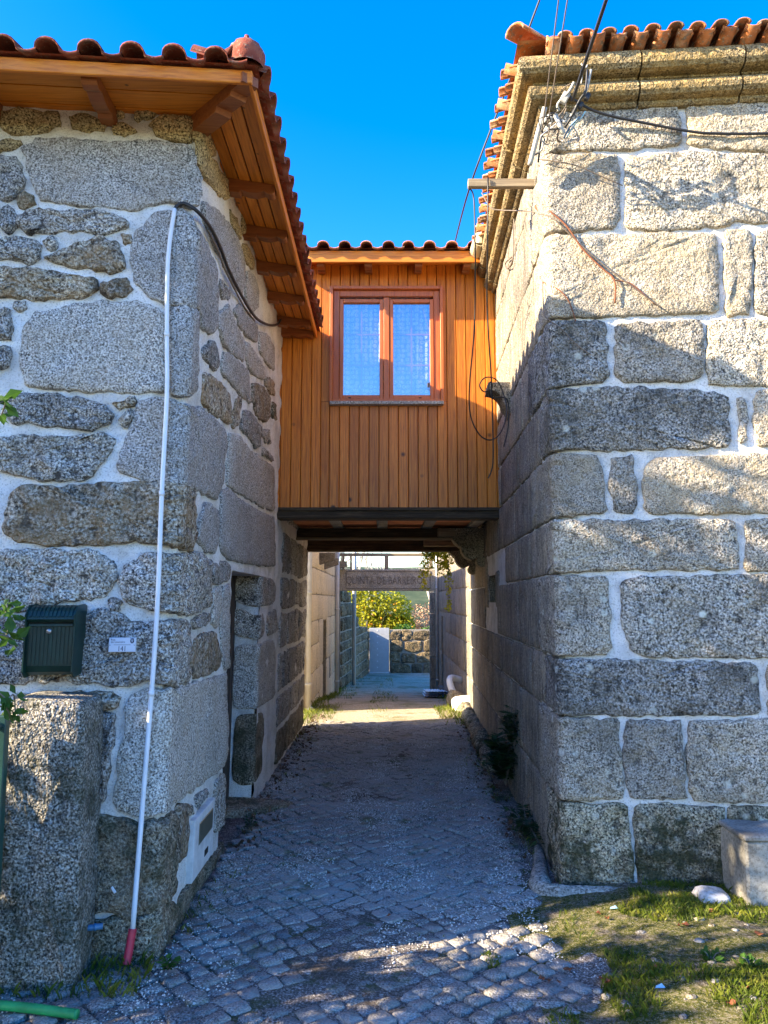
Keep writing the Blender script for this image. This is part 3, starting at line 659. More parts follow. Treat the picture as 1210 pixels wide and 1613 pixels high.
tag(mc, 'white meter cover with dark window set low in the lane wall')
w_ = s1 - s0; hh = z1 - z0
lbox('window', s0 + w_ * .22, s0 + w_ * .9, z0 + hh * .50, z0 + hh * .86, .03, .046, M['lamp'], mc)
lbox('latch', s0 + w_ * .55, s0 + w_ * .72, z0 + hh * .16, z0 + hh * .27, .03, .045, M['dark'], mc, ch=.002)

# ------- left roof: soffit boards, rafter tails, fascia, tiles
EC = at_x(397, 131, -.655)                   # lower outer corner of the fascia
XE, ZE = -.655, EC.z
fd = Vector((-math.cos(LA), -math.sin(LA), 0)); fnv = Vector((math.sin(LA), -math.cos(LA), 0))   # along the front eave (leftwards), outwards
zw = 4.235                                      # soffit height at the wall
Wc = L_at(0, zw)
YB = 7.28
roofL = MB()
# roof slopes (corrugated underlay kept simple; tiles cover the eaves)
slope = .36
ridge = Vector((-3.1, 6.0, 0)); 
cz = ZE + .075
def roofz(d): return cz + d * slope
Ex = Vector((XE + .03, EC.y - .03, 0))
FL = Ex + fd * 4.6; RBk = Vector((XE + .03, 10.1, 0))
hip = Vector((-3.05, EC.y + 2.45, roofz(2.42))); rb = Vector((-3.05, 9.3, roofz(2.42))); hl = Vector((-5.3, EC.y + 2.3, roofz(2.42)))
P = [Vector((Ex.x, Ex.y, cz)), Vector((FL.x, FL.y, cz)), Vector((RBk.x, RBk.y, cz)), hip, rb, Vector((-5.4, 8.4, cz)), ]
roofL.add(P + [Vector((-5.4, hip.y, roofz(2.42)))], [(0, 1, 6, 3), (0, 3, 4, 2), (3, 6, 5, 4)])
RL = roofL.build('roof', M['tilel'], LH)
# S-shaped tile: local x across (0.2), y up the slope, z up
def s_tile(mat, L=.40, Wd=.205, hump=.052, thick=.013, name='tile'):
    prof = []
    for i in range(9): a = math.pi * i / 8; prof.append((-.058 * math.cos(a) + .058 - .1, hump * math.sin(a) ** .8))
    for i in range(1, 6): f = i / 5; prof.append((.016 + (Wd - .112) * f, -.012 * math.sin(math.pi * f)))
    n = len(prof); vs = []
    for y, zo, sc in ((0, 0, 1.0), (L, 0, .96)):
        vs += [(x * sc, y, z + zo) for x, z in prof]
        vs += [(x * sc, y, z + zo - thick) for x, z in prof]
    fs = []
    for i in range(n - 1):
        fs += [(i, i + 1, 2 * n + i + 1, 2 * n + i), (n + i, 3 * n + i, 3 * n + i + 1, n + i + 1), (i, n + i, n + i + 1, i + 1)]
    me = bpy.data.meshes.new(name); me.from_pydata(vs, [], fs); me.materials.append(mat); me.polygons.foreach_set('use_smooth', [True] * len(fs)); return me
tl = s_tile(M['tilel'])
tilt = math.atan(slope) - .05
def put_tile(me, parent, p, adir, j=.03):      # adir: heading of the tile's up-slope axis (radians about Z, local +y)
    return link('tile', me, parent, p, (tilt + U(-.02, .02), U(-.02, .02), adir + U(-j, j)))
nfr = 14
for k in range(nfr):                            # front eave
    for r_ in (0, 1):
        p = Vector((EC.x, EC.y, 0)) + fd * (.13 + .2005 * k + r_ * .0) + fnv * (.055 - r_ * .30); p.z = cz + .012 + r_ * .30 * slope
        if r_ and k < 2: continue
        put_tile(tl, RL, p, LA)
for k in range(18):                             # lane eave
    for r_ in (0, 1):
        p = Vector((XE + .065 - r_ * .30, EC.y + .13 + .2005 * k, cz + .012 + r_ * .30 * slope))
        if r_ and k < 2: continue
        if p.y < YB + .05: put_tile(tl, RL, p, math.pi / 2)
# hip tiles and shell-shaped end cap
hv = (hip - P[0]).normalized()
def half_round(mat, L, r0, r1, n=9, th=.014, name='ridge_tile', hz=.8):
    vs = []
    for y, r in ((0, r0), (L, r1)):
        for rr in (r, r - th):
            vs += [(-rr * math.cos(math.pi * i / (n - 1)), y, rr * math.sin(math.pi * i / (n - 1)) * hz) for i in range(n)]
    fs = []
    for i in range(n - 1): fs += [(i, i + 1, 2 * n + i + 1, 2 * n + i), (n + i, 3 * n + i, 3 * n + i + 1, n + i + 1), (i, n + i, n + i + 1, i + 1), (2*n+i, 2*n+i+1, 3*n+i+1, 3*n+i)]
    fs += [(0, 2*n, 3*n, n), (n-1, 2*n-1, 4*n-1, 3*n-1)]
    me = bpy.data.meshes.new(name); me.from_pydata(vs, [], fs); me.materials.append(mat); me.polygons.foreach_set('use_smooth', [True] * len(fs)); return me
hm = half_round(M['tilel'], .42, .11, .095)
for k in range(7):
    p = P[0] + hv * (.10 + .36 * k) + Vector((0, 0, .035)); link('hip_tile', hm, RL, p, (math.asin(hv.z), 0, math.atan2(hv.y, hv.x) - math.pi / 2))
mb = MB(); vs = []; n = 24
for i, (r, z) in enumerate(((.088, -.04), (.092, 0), (.090, .035), (.075, .07), (.05, .095), (.022, .112), (.012, .125), (.012, .14), (.0, .146))):
    for k in range(n):
        a = 2 * math.pi * k / n; rr = r * (1 + (.05 * math.cos(a * 12) if 0 < i < 6 else 0)); vs.append((rr * math.cos(a), rr * math.sin(a), z))
mb.add(vs, [(i * n + k, i * n + (k + 1) % n, (i + 1) * n + (k + 1) % n, (i + 1) * n + k) for i in range(8) for k in range(n)])
mb.build('hip_cap', M['tilel'], RL, True, P[0] + hv * .10 + Vector((0, 0, .045)))
# fascia boards
mb = MB(); y0 = EC.y
mb.box((XE - .022, y0 + .01, ZE), (XE, YB, ZE + .07), .004); mb.build('fascia', M['wsof'], LH)
Fm = Matrix.Translation((EC.x, EC.y, 0)) @ Matrix.Rotation(LA, 4, 'Z')
MB().box((-4.4, 0, ZE), (0, .022, ZE + .07), .004, Fm).build('fascia', M['wsofx'], LH)
# soffit boards: lane side, boards run along the lane
nb = 5; xw = Wc.x - .06
for k in range(nb):
    xa = xw + (XE - .024 - xw) * k / nb; xb = xw + (XE - .024 - xw) * (k + 1) / nb
    za = zw + .02 + (ZE + .045 - zw - .02) * k / nb; zb = zw + .02 + (ZE + .045 - zw - .02) * (k + 1) / nb
    f0 = 1 - k / nb; f1 = 1 - (k + 1) / nb
    ya = EC.y + .03 + (Wc.y - EC.y) * f0 * .95; yb = EC.y + .03 + (Wc.y - EC.y) * f1 * .95; g = .005
    vs = [(xa + g, ya, za), (xb - g, yb, zb), (xb - g, YB, zb), (xa + g, YB, za)]
    MB().add(vs + [(a, b, c + .016) for a, b, c in vs], [(0, 1, 2, 3), (7, 6, 5, 4), (0, 4, 5, 1), (1, 5, 6, 2), (2, 6, 7, 3), (3, 7, 4, 0)]).build('soffit_board', M['wsof'], LH)
nb = 3; dov = abs((Wc - EC).dot(fnv)) + .08
for k in range(nb):
    fa, fb = k / nb, (k + 1) / nb; g = .003
    def pt(u, f): p = Vector((EC.x, EC.y, 0)) - fnv * (.024 + dov * f) + fd * u; p.z = ZE + .045 + (zw + .02 - ZE - .045) * f; return p
    ua = .05 + (Wc.x - EC.x) * -f0 * 0 + abs(Wc.x - EC.x) * fa * .95; ub = .05 + abs(Wc.x - EC.x) * fb * .95
    vs = [pt(ua, fa + .012), pt(ub, fb - .012), pt(4.3, fb - .012), pt(4.3, fa + .012)]
    MB().add(vs + [v + Vector((0, 0, .016)) for v in vs], [(0, 1, 2, 3), (7, 6, 5, 4), (0, 4, 5, 1), (1, 5, 6, 2), (2, 6, 7, 3), (3, 7, 4, 0)]).build('soffit_board', M['wsofx'], LH)
# rafter tails with an ogee nose: profile (u along the overhang from wall to tip, v below soffit)
def tail_prof(Lg, hgt=.085):
    p = [(0, 0), (0, -hgt), (Lg * .42, -hgt), (Lg * .44, -hgt * .78)]
    for i in range(7): f = i / 6; p.append((Lg * (.46 + .36 * f), -hgt * (.78 + .22 * math.sin(math.pi * f * .9) - .25 * f)))
    for i in range(5): a = -math.pi / 2 * (1 - i / 4); p.append((Lg * .9 + Lg * .1 * math.cos(a) , -hgt * .42 + hgt * .36 * math.sin(a)))
    p.append((Lg, 0)); return p
for y in (4.60, 5.20, 5.78, 6.37, 6.95, 7.235):
    Lg = XE - .03 - xw; dz = (ZE + .045) - (zw + .02); pf_ = tail_prof(Lg)
    fn = lambda yy: (lambda u, v: Vector((xw + u, yy, zw + .018 + dz * u / Lg + v)))
    MB().prism(pf_, fn(y - .038), fn(y + .038)).build('rafter_tail', M['wbrk'], LH)
for u in (.80, 1.40, 2.0, 2.6, 3.2):
    Lg = dov - .02; dz = (ZE + .045) - (zw + .02); pf_ = tail_prof(Lg)
    fn = lambda uu: (lambda a, v: Vector((EC.x, EC.y, 0)) + fd * uu - fnv * (.024 + dov - a) + Vector((0, 0, zw + .018 + dz * a / Lg + v)))
    MB().prism(pf_, fn(u - .038), fn(u + .038)).build('rafter_tail', M['wbrk'], LH)
# hip rafter
a = Vector((Wc.x - .05, Wc.y + .05, zw + .015)); b = Vector((EC.x - .01, EC.y + .01, ZE + .05)); dd = b - a; side = Vector((-dd.y, dd.x, 0)).normalized() * .045
pf_ = [(0, 0), (0, -.10), (.55, -.10), (.57, -.07), (.80, -.075), (.82, -.05), (1.0, -.05), (1.0, 0)]
MB().prism(pf_, lambda u, v: a + dd * u + side + Vector((0, 0, v)), lambda u, v: a + dd * u - side + Vector((0, 0, v))).build('hip_rafter', M['wbrk'], LH)

# ------------------------------------------------------------------ RIGHT HOUSE
RA = math.radians(4.6); rd = Vector((.0366, .9993, 0)); rn = Vector((-.9993, .0366, 0)); rf = Vector((math.cos(RA), -math.sin(RA), 0)); rfn = Vector((-math.sin(RA), -math.cos(RA), 0))
RM = WallMap((1.02, 4.50), rd, rn, rf, rfn, (0, 0), .02)
RH = thing('right_house', 'ashlar granite house with moulded stone cornice and orange tiled eaves, right of the lane', 'house', (1.02, 4.5, 0))
RCX = 4.2                                       # front length
cornerpx = lambda y: 866 + (y - 253) * (893 - 866) / (1400 - 253)
def cz_(y): return RM.hit(cornerpx(y) + 1, y, rfn, rf)[1]
RY = [172, 244, 370, 503, 613, 712, 817, 905, 1036, 1128, 1262, 1420]
RZ = [cz_(y) for y in RY]
ztR = RZ[0] + .04
NI = (RM.hit(784, 940, rn, rd)[0], RM.hit(772, 940, rn, rd)[0], RM.hit(778, 949, rn, rd)[1], RM.hit(778, 906, rn, rd)[1])
NICHE = (-NI[1], -NI[0], NI[2], NI[3])
e0 = [RM.at(RCX, z) for z in (-.3, ztR)]; e1 = [RM.at(-6.9, z) for z in (-.3, ztR)]; bk2 = e0[0] + rd * 6.9
ex_v = [e0[0], e0[1], Vector((bk2.x, bk2.y, -.3)), Vector((bk2.x, bk2.y, ztR)), e1[0], e1[1], RM.at(0, ztR)]
wallR = wallgrid(RM, -6.9, RCX, -.3, ztR, M['moro'], RH, amp=.011, off=.007, cell=.05, holes=[NICHE], sd=5, extra=(ex_v, [(0, 1, 3, 2), (2, 3, 5, 4), (1, 6, 5, 3)]))
# niche: recessed hollow
mb = MB(); a_, b_, c_, d_ = NICHE
mb.add([RM.at(s, z, o) for o in (0, -.3) for s, z in ((a_, c_), (b_, c_), (b_, d_), (a_, d_))], [(0, 1, 5, 4), (1, 2, 6, 5), (2, 3, 7, 6), (3, 0, 4, 7), (4, 5, 6, 7)]).build('niche', M['gcorb'], RH)
R5 = lambda p: crop(700, 0, 2.3725, p); R6 = lambda p: crop(760, 450, 2.689, p); R7 = lambda p: crop(760, 950, 2.433, p)
XR = 1290
fr = [  # (row, corner?, px polygon)
 (0, 1, R5([(400,400),(870,395),(885,545),(650,568),(400,578)])), (0, 0, R5([(905,392),(1400,375),(1400,568),(1210,575),(905,545)])),
 (1, 1, R5([(390,592),(640,585),(655,640),(650,830),(620,858),(395,872)])), (1, 0, R5([(685,592),(900,575),(1400,590),(1400,838),(1075,832),(1050,850),(760,868),(672,850),(678,640)])),
 (2, 1, R5([(400,886),(850,878),(1005,882),(1018,930),(1020,1172),(700,1185),(400,1180)])), (2, 0, R5([(1040,872),(1130,862),(1143,900),(1140,1178),(1050,1183)])), (2, 0, R5([(1157,880),(1210,862),(1400,860),(1400,1182),(1157,1180)])),
 (3, 1, R6([(300,152),(522,162),(528,390),(508,408),(310,418)])), (3, 0, R6([(562,162),(910,152),(935,200),(930,380),(890,405),(600,410),(562,380)])), (3, 0, R6([(952,152),(1210,148),(1420,148),(1420,432),(962,425),(947,350)])),
 (4, 1, R6([(310,447),(600,432),(970,452),(1038,480),(1043,688),(660,698),(310,693)])), (4, 0, R6([(1078,475),(1108,482),(1118,560),(1108,668),(1086,668)])), (4, 0, R6([(1152,452),(1210,447),(1420,447),(1420,700),(1157,680),(1147,560)])),
 (5, 1, R6([(310,722),(480,722),(503,760),(522,958),(320,968)])), (5, 0, R6([(547,732),(638,722),(648,850),(640,958),(562,963),(537,850)])), (5, 0, R6([(692,760),(740,732),(1210,717),(1420,715),(1420,962),(692,968),(677,860)])),
 (6, 1, R6([(310,997),(1060,992),(1073,1100),(1083,1203),(500,1205),(310,1218)])), (6, 0, R6([(1107,992),(1210,987),(1420,985),(1420,1217),(1112,1210)])),
 (7, 1, [(873,911),(958,909),(962,1020),(955,1029),(880,1031)]), (7, 0, [(977,916),(1010,910),(1210,906),(1290,906),(1290,1036),(1020,1034),(995,1022),(980,985)]),
 (8, 1, R7([(305,222),(1048,228),(1063,428),(310,423)])), (8, 0, R7([(1092,232),(1290,232),(1290,432),(1090,430)])),
 (9, 1, R7([(310,442),(518,442),(528,600),(536,680),(538,748),(380,748),(310,702)])), (9, 0, R7([(547,447),(753,447),(766,560),(772,720),(786,748),(560,743),(540,600)])), (9, 0, R7([(787,452),(1095,447),(1290,447),(1290,762),(802,755),(782,620)])),
 (10, 1, R7([(310,772),(548,767),(563,900),(588,1140),(340,1150)])), (10, 0, R7([(572,767),(920,777),(933,900),(930,1150),(600,1150),(590,1000)])), (10, 0, R7([(938,777),(1290,775),(1290,1150),(945,1150)])),
]
random.seed(5)
wrap = [U(.35, .8) if k % 2 else U(.22, .4) for k in range(11)]
for row, c, px in fr:
    poly = [RM.hit(x, y, rfn, rf) for x, y in px]
    if c:
        lim = .13; new = []
        zt, zb = RZ[row] - .012, RZ[row + 1] + .012
        inner = [p for p in poly if p[0] > lim]
        # walk: start at the top edge, right along the front, then back along the lane side
        wv = -wrap[row]
        top = sorted([p for p in poly if p[0] <= lim], key=lambda p: -p[1])
        poly = [(wv, zt + .004), (wv * .5, zt), (0.0, zt)] + [p for p in poly if p[0] > lim] + [(0.0, zb), (wv * .5, zb), (wv, zb - .002)]
    mt = 'grp' if row == 10 else random.choice(('gr', 'gr2', 'gr3') if row > 2 else ('gr', 'gr2', 'gr2'))
    stone(RM, poly, M[mt], RH, h=.030, amp=.014 if row < 10 else .024, step=.030, jit=.014, edge=.011, cq=.06, freq=12, grow=.008, nmax=110)
s_end = RM.hit(1290, 600, rfn, rf)[0]
for k in range(11):
    for poly in rows([RZ[k + 1], RZ[k]], s_end + .03, RCX - .02, .45, 1.1, .03, .008, .01):
        stone(RM, poly, M['gr' if k < 10 else 'grp'], RH, h=.03, amp=.012, step=.06, nmax=28)
    for poly in rows([RZ[k + 1], RZ[k]], -6.86, -wrap[k] - .004, .55, 1.25, .014, .006, .006, skip=[NICHE]):
        stone(RM, poly, M['gra'], RH, h=.024, amp=.007, step=.05, nmax=48, edge=.012, cq=.07, grow=.002)
for a, b, c, d in ((NICHE[0] - .3, NICHE[0] - .02, NICHE[2] - .06, NICHE[3] + .03), (NICHE[1] + .02, NICHE[1] + .28, NICHE[2] - .05, NICHE[3] + .03)):
    stone(RM, [(a, c), (b, c), (b, d), (a, d)], M['gra'], RH, h=.024, amp=.005, nmax=24, cq=.07)
# cornice: moulded blocks with a mitred corner block
cb0 = ztR - .085
PROF = [(-.02, 0), (.045, 0), (.06, .012), (.06, .03)]
for i in range(7): a = -math.pi / 2 + math.pi * i / 6; PROF.append((.085 + .05 * math.cos(a), .085 + .052 * math.sin(a)))
PROF += [(.10, .145), (.10, .158)]
for i in range(7): a = -math.pi / 2 + math.pi * i / 6; PROF.append((.145 + .055 * math.cos(a), .225 + .065 * math.sin(a)))
PROF += [(.15, .30), (-.02, .30)]
cosb = -rd.dot(rf)
def off_corner(o):                              # outward offset of both walls meets here
    # solve p = c + rn*o + rd*t = c + rfn*o + rf*u
    dx = (rfn - rn) * o; det = rd.x * -rf.y + rf.x * rd.y
    t = (dx.x * -rf.y + rf.x * dx.y) / det
    return RM.c + rn * o + rd * t
def cor(side, s, o, z):
    if side == 'm': p = off_corner(o)
    elif side == 'A': p = RM.c + rd * s + rn * o
    else: p = RM.c + rf * s + rfn * o
    return Vector((p.x, p.y, cb0 + z))
def cblock(secs, jz=0):
    mb = MB(); n = len(PROF); vs = []
    for sd_, s in secs: vs += [cor(sd_, s, o + (U(-.0015, .0015)), z + jz) for o, z in PROF]
    fs = [(q * n + i, q * n + (i + 1) % n, (q + 1) * n + (i + 1) % n, (q + 1) * n + i) for q in range(len(secs) - 1) for i in range(n)]
    fs += [tuple(range(n)), tuple(range((len(secs) - 1) * n, len(secs) * n))]
    o = mb.add(vs, fs).build('cornice_stone', M['grc'], RH); return o
sj = [RM.hit(x, 150, rfn, rf)[0] for x in (1000, 1158)]
cblock([('A', .62), ('A', .3), ('m', 0), ('B', .25), ('B', sj[0] - .006)])
fj = [sj[0] + .006, sj[1] - .006, sj[1] + .006, sj[1] + .75, sj[1] + .765, sj[1] + 1.5, sj[1] + 1.515, RCX]
for i in range(0, 8, 2): cblock([('B', fj[i]), ('B', (fj[i] + fj[i + 1]) / 2), ('B', fj[i + 1])], U(-.004, .004))
s = .632
while s < 6.8:
    e = min(s + U(.85, 1.3), 6.9); cblock([('A', e - .006), ('A', (s + e) / 2), ('A', s + .006)], U(-.004, .004)); s = e
# roof and eave tiles (two courses of canal tiles)
zR = cb0 + .315; slopeR = .34
mb = MB(); c0 = off_corner(.20)
ro = RM.c + rf * 2.6 + rd * 3.0
P4 = [Vector((c0.x, c0.y, zR + .05)), cor('B', RCX, .20, .365), cor('A', 6.95, .20, .365)]
top = Vector((ro.x, ro.y, zR + 1.0)); tb = top + rd * 3.9; tr_ = top + rf * 1.6
br_ = P4[1] + rd * 6.9
mb.add(P4 + [top, tb, tr_, br_], [(0, 1, 5, 3), (0, 3, 4, 2), (3, 5, 6, 4)]); RR = mb.build('roof', M['tiler'], RH)
cov = half_round(M['tiler'], .36, .046, .04, 9, .012, 'tile', .62)
tlR = math.atan(slopeR) - .1
def canal(p, head, up, tl_):
    return link('tile', cov, RR, p, (tl_ + U(-.03, .03), U(-.06, .06) + (0 if up else math.pi), head + U(-.04, .04)))
hB = math.atan2(-rfn.y, -rfn.x) - math.pi / 2; hA = math.atan2(-rn.y, -rn.x) - math.pi / 2
for side, L_, hd in (('B', RCX - .1, hB), ('A', 6.5, hA)):
    s = .02; k = 0
    while s < L_:
        o2 = .235
        p = cor(side, s, o2 + U(-.012, .012), .318); canal(p, hd, True, tlR)                      # under-course, rounds up
        p = cor(side, s + .064, o2 + .035 + U(-.02, .02), .336 + U(-.008, .008)); canal(p, hd, True, tlR + .03)          # upper course
        if k % 2 == 0 or side == 'B':
            p = cor(side, s, o2 + .02 + U(-.012, .012), .350); canal(p, hd, False, tlR)                 # channel between
        s += .128 + (0.0 if side == 'B' else .045); k += 1
hvR = (top - P4[0]).normalized()
link('hip_tile', half_round(M['tiler'], .4, .07, .065), RR, P4[0] - hvR * .03 + Vector((0, 0, .045)), (math.asin(hvR.z), 0, math.atan2(hvR.y, hvR.x) - math.pi / 2))
for k in range(1, 8): link('hip_tile', hm, RR, P4[0] + hvR * (.36 * k) + Vector((0, 0, .04)), (math.asin(hvR.z), 0, math.atan2(hvR.y, hvR.x) - math.pi / 2))
MBX = MB(); n = 10
stone_c = P4[0] + Vector((0, 0, -.035))
# stone corbels sticking out of the lane wall
def corbel(d0, d1, z0, prof, mat='gcorb'):
    fn = lambda d: (lambda o, z: RM.c + rd * d + rn * o + Vector((0, 0, z0 + z)))
    o = MB().prism(prof, fn(d0), fn(d1)).build('corbel', M[mat], RH)
    return o
def arc(cx, cy, r, a0, a1, n=7): return [(cx + r * math.cos(math.radians(a0 + (a1 - a0) * i / (n - 1))), cy + r * math.sin(math.radians(a0 + (a1 - a0) * i / (n - 1)))) for i in range(n)]
big = [(-.1, .46), (.42, .46), (.42, .43)] + arc(.20, .43, .21, 0, -80) + arc(.14, .24, .15, 10, -80) + arc(.05, .075, .065, 60, -150, 8) + [(-.1, .03)]
corbel(4.35, 4.62, 1.97, big); corbel(5.62, 5.9, 1.93, big)
zc = at_y(797, 651, 6.35).z
corbel(1.78, 2.03, zc, [(-.08, .25), (.21, .25), (.215, .19)] + arc(.215, .06, .13, 88, 175, 6) + [(.05, .02), (.03, -.02), (-.08, -.02)])
# kerb of rounded boulders along the lane wall, cement skirt at the corner
kerb = thing('kerb_stones', 'row of rounded mossy boulders along the foot of the right lane wall', 'kerb', (1.1, 8, 0))
def boulder(c, r, mat, parent, name='stone', sd=0, nu=10, nv=7, flat=.75):
    vs = []; 
    for j in range(nv + 1):
        ph = -math.pi / 2 + math.pi * j / nv
        for i in range(nu):
            th = 2 * math.pi * i / nu; d = Vector((math.cos(ph) * math.cos(th), math.cos(ph) * math.sin(th), math.sin(ph) * flat))
            d = d * (1 + .35 * noise.noise(d * 1.6 + Vector((sd, sd * 1.7, 0))))
            vs.append(Vector((d.x * r[0], d.y * r[1], d.z * r[2])) + Vector(c))
    fs = [(j * nu + i, j * nu + (i + 1) % nu, (j + 1) * nu + (i + 1) % nu, (j + 1) * nu + i) for j in range(nv) for i in range(nu)]
    return MB().add(vs, fs).build(name, M[mat], parent, True)
s = 2.9; k = 0
while s < 6.8:
    L_ = U(.10, .2); p = RM.c + rd * (s + L_) + rn * .09
    boulder((p.x, p.y, .05), (U(.08, .12), L_, U(.09, .15)), random.choice(('grp', 'gcorb', 'glp')), kerb, sd=k * 3.1); s += L_ * 1.75; k += 1
mb = MB(); pts = [RM.c + rd * .75 + rn * .04, RM.c + rd * .35 + rn * .09, RM.c + rd * .05 + rn * .14, RM.c + rn * .10 + rfn * .09, RM.c + rf * .2 + rfn * .10, RM.c + rf * .5 + rfn * .07, RM.c + rf * .8 + rfn * .03]
rr = [.02, .045, .065, .065, .055, .04, .02]
sp = spline([(p.x, p.y, .0) for p in pts], 5); rs = [rr[min(len(rr) - 1, i // 5)] * (1 - (i % 5) / 5) + rr[min(len(rr) - 1, i // 5 + 1)] * (i % 5) / 5 for i in range(len(sp))]
mb.tube(sp, [r * U(.9, 1.1) for r in rs], 10)
tag(mb.build('cement_skirt', M['rock'], None, True), 'low whitish cement kerb curling round the foot of the right house corner', 'kerb')

# ------------------------------------------------------------------ BRIDGE ROOM over the lane
YF = 7.30
BR = thing('bridge_room', 'orange timber clad room with a window bridging the lane between the two houses', 'building', (0, YF, 2.4))
bx = lambda px, py=600: at_y(px, py, YF)
xl, xr = -1.10, 1.16; zb_ = at_y(600, 799, YF).z; zt_ = at_y(600, 398, YF).z + .05
# window opening
wx0, wx1 = bx(519).x, bx(699).x; wz0, wz1 = at_y(600, 636, YF).z, at_y(600, 452, YF).z
core = MB().box((xl + .02, YF + .03, zb_ + .02), (xr + .06, 10.3, zt_ - .02)); 
# core has a hollow for the window room
cv = MB()
Y1 = YF + .03; gx0, gx1, gz0, gz1 = wx0 + .02, wx1 - .02, wz0 + .02, wz1 - .02
A = [(xl + .02, zb_ + .02), (xr + .06, zb_ + .02), (xr + .06, zt_), (xl + .02, zt_)]; B = [(gx0, gz0), (gx1, gz0), (gx1, gz1), (gx0, gz1)]
cv.add([(x, Y1, z) for x, z in A + B] + [(x, Y1 + .5, z) for x, z in B] + [(x, 10.3, z) for x, z in A],
       [(0, 1, 5, 4), (1, 2, 6, 5), (2, 3, 7, 6), (3, 0, 4, 7), (4, 5, 9, 8), (5, 6, 10, 9), (6, 7, 11, 10), (7, 4, 8, 11), (8, 9, 10, 11), (0, 1, 13, 12), (1, 2, 14, 13), (2, 3, 15, 14), (3, 0, 12, 15), (12, 13, 14, 15)])
cv.build('room_body', M['wold'], BR)
bl = [125, 172, 217, 262, 305, 345, 390, 434, 478, 523, 568, 612, 656, 700, 744, 788, 832, 876, 920, 964, 1008, 1052, 1096, 1135]
bxs = [bx(400 + c / 2.881).x for c in bl]; bxs[-1] = bxs[-2] + .092; bxs.append(bxs[-1] + .05)
bxs = [bxs[0] - .092] + bxs
def board(x0, x1, z0, z1):
    g = .0016; c = .0045
    pr_ = [(x0 + g, YF + .03), (x0 + g, YF + .008), (x0 + g + c, YF), (x1 - g - c, YF), (x1 - g, YF + .008), (x1 - g, YF + .03)]
    jy = U(-.001, .001)
    MB().prism(pr_, lambda a, b: Vector((a, b + jy, z0)), lambda a, b: Vector((a, b + jy, z1))).build('board', M['wclad'], BR)
for i in range(len(bxs) - 1):
    x0, x1 = bxs[i], bxs[i + 1]; xm = (x0 + x1) / 2
    if wx0 + .03 < xm < wx1 - .03: board(x0, x1, zb_, wz0 + .02); board(x0, x1, wz1 - .03, zt_)
    elif x0 < wx0 < x1 or x0 < wx1 < x1:
        board(x0, x1, zb_, wz0 + .02); board(x0, x1, wz1 - .03, zt_)
        if x0 < wx0: board(x0, wx0 + .02, wz0 + .023, wz1 - .033)
        else: board(wx1 - .02, x1, wz0 + .023, wz1 - .033)
    else: board(x0, x1, zb_, zt_)
for x in (bxs[0] + .1, bxs[7], bxs[15], bxs[-3]):
    pass
def frame(name, x0, x1, z0, z1, wd, y0, y1, mat, parent, ch=.004):
    mb = MB()
    mb.box((x0, y0, z0), (x0 + wd, y1, z1), ch); mb.box((x1 - wd, y0, z0), (x1, y1, z1), ch)
    mb.box((x0 + wd, y0 + .001, z0), (x1 - wd, y1, z0 + wd), ch); mb.box((x0 + wd, y0 + .001, z1 - wd), (x1 - wd, y1, z1), ch)
    return mb.build(name, mat, parent)
trim = .032
win = frame('window', wx0, wx1, wz0 + .012, wz1, trim, YF - .035, YF + .045, M['wframe'], BR)
tag(win, 'two-casement wooden window with lace curtains')
frame('inner_frame', wx0 + trim + .001, wx1 - trim - .001, wz0 + .014 + trim * .4, wz1 - trim - .001, .062, YF + .004, YF + .06, M['wframe'], win)
G = [(540.5, 598), (619.7, 677.7)]; zg0, zg1 = at_y(600, 623, YF).z, at_y(600, 476.7, YF).z
for a_, b_ in G:
    xa, xb = bx(a_).x, bx(b_).x; wd = .036
    frame('sash', xa - wd, xb + wd, zg0 - wd, zg1 + wd, wd, YF - .004, YF + .05, M['wframe'], win)
    MB().box((xa - .004, YF + .025, zg0 - .004), (xb + .004, YF + .029, zg1 + .004)).build('pane', M['glass'], win)
    xm = (xa + xb) / 2; mb = MB(); mb.box((xm - .008, YF + .034, zg0), (xm + .008, YF + .046, zg1))
    for f in (1 / 3, 2 / 3): z = zg0 + (zg1 - zg0) * f; mb.box((xa, YF + .035, z - .008), (xb, YF + .045, z + .008))
    mb.build('glazing_bars', M['wbrk'], win)
xm = (bx(598).x + bx(619.7).x) / 2
MB().box((xm - .028, YF - .010, zg0 - .05), (xm + .028, YF + .05, zg1 + .05), .004).build('meeting_stile', M['wframe'], win)
# gathered lace curtain
vs = []; n = 60
for z in (gz0, gz1):
    for i in range(n + 1): x = gx0 + (gx1 - gx0) * i / n; vs.append((x, YF + .075 + .010 * math.sin(x * 70), z))
MB().add(vs, [(i, i + 1, n + 2 + i, n + 1 + i) for i in range(n)]).build('curtain', M['lace'], win, True)
MB().box((wx0 + .008, YF - .075, wz0 - .022), (wx1 - .004, YF + .02, wz0 + .010), .004).build('sill', M['gls'], win)
for px in (551, 662): p = at_y(px, 632, YF - .04); MB().box((p.x - .012, YF - .042, p.z + .03), (p.x + .012, YF - .034, p.z + .04), .002).build('drain_cap', M['dark'], win)
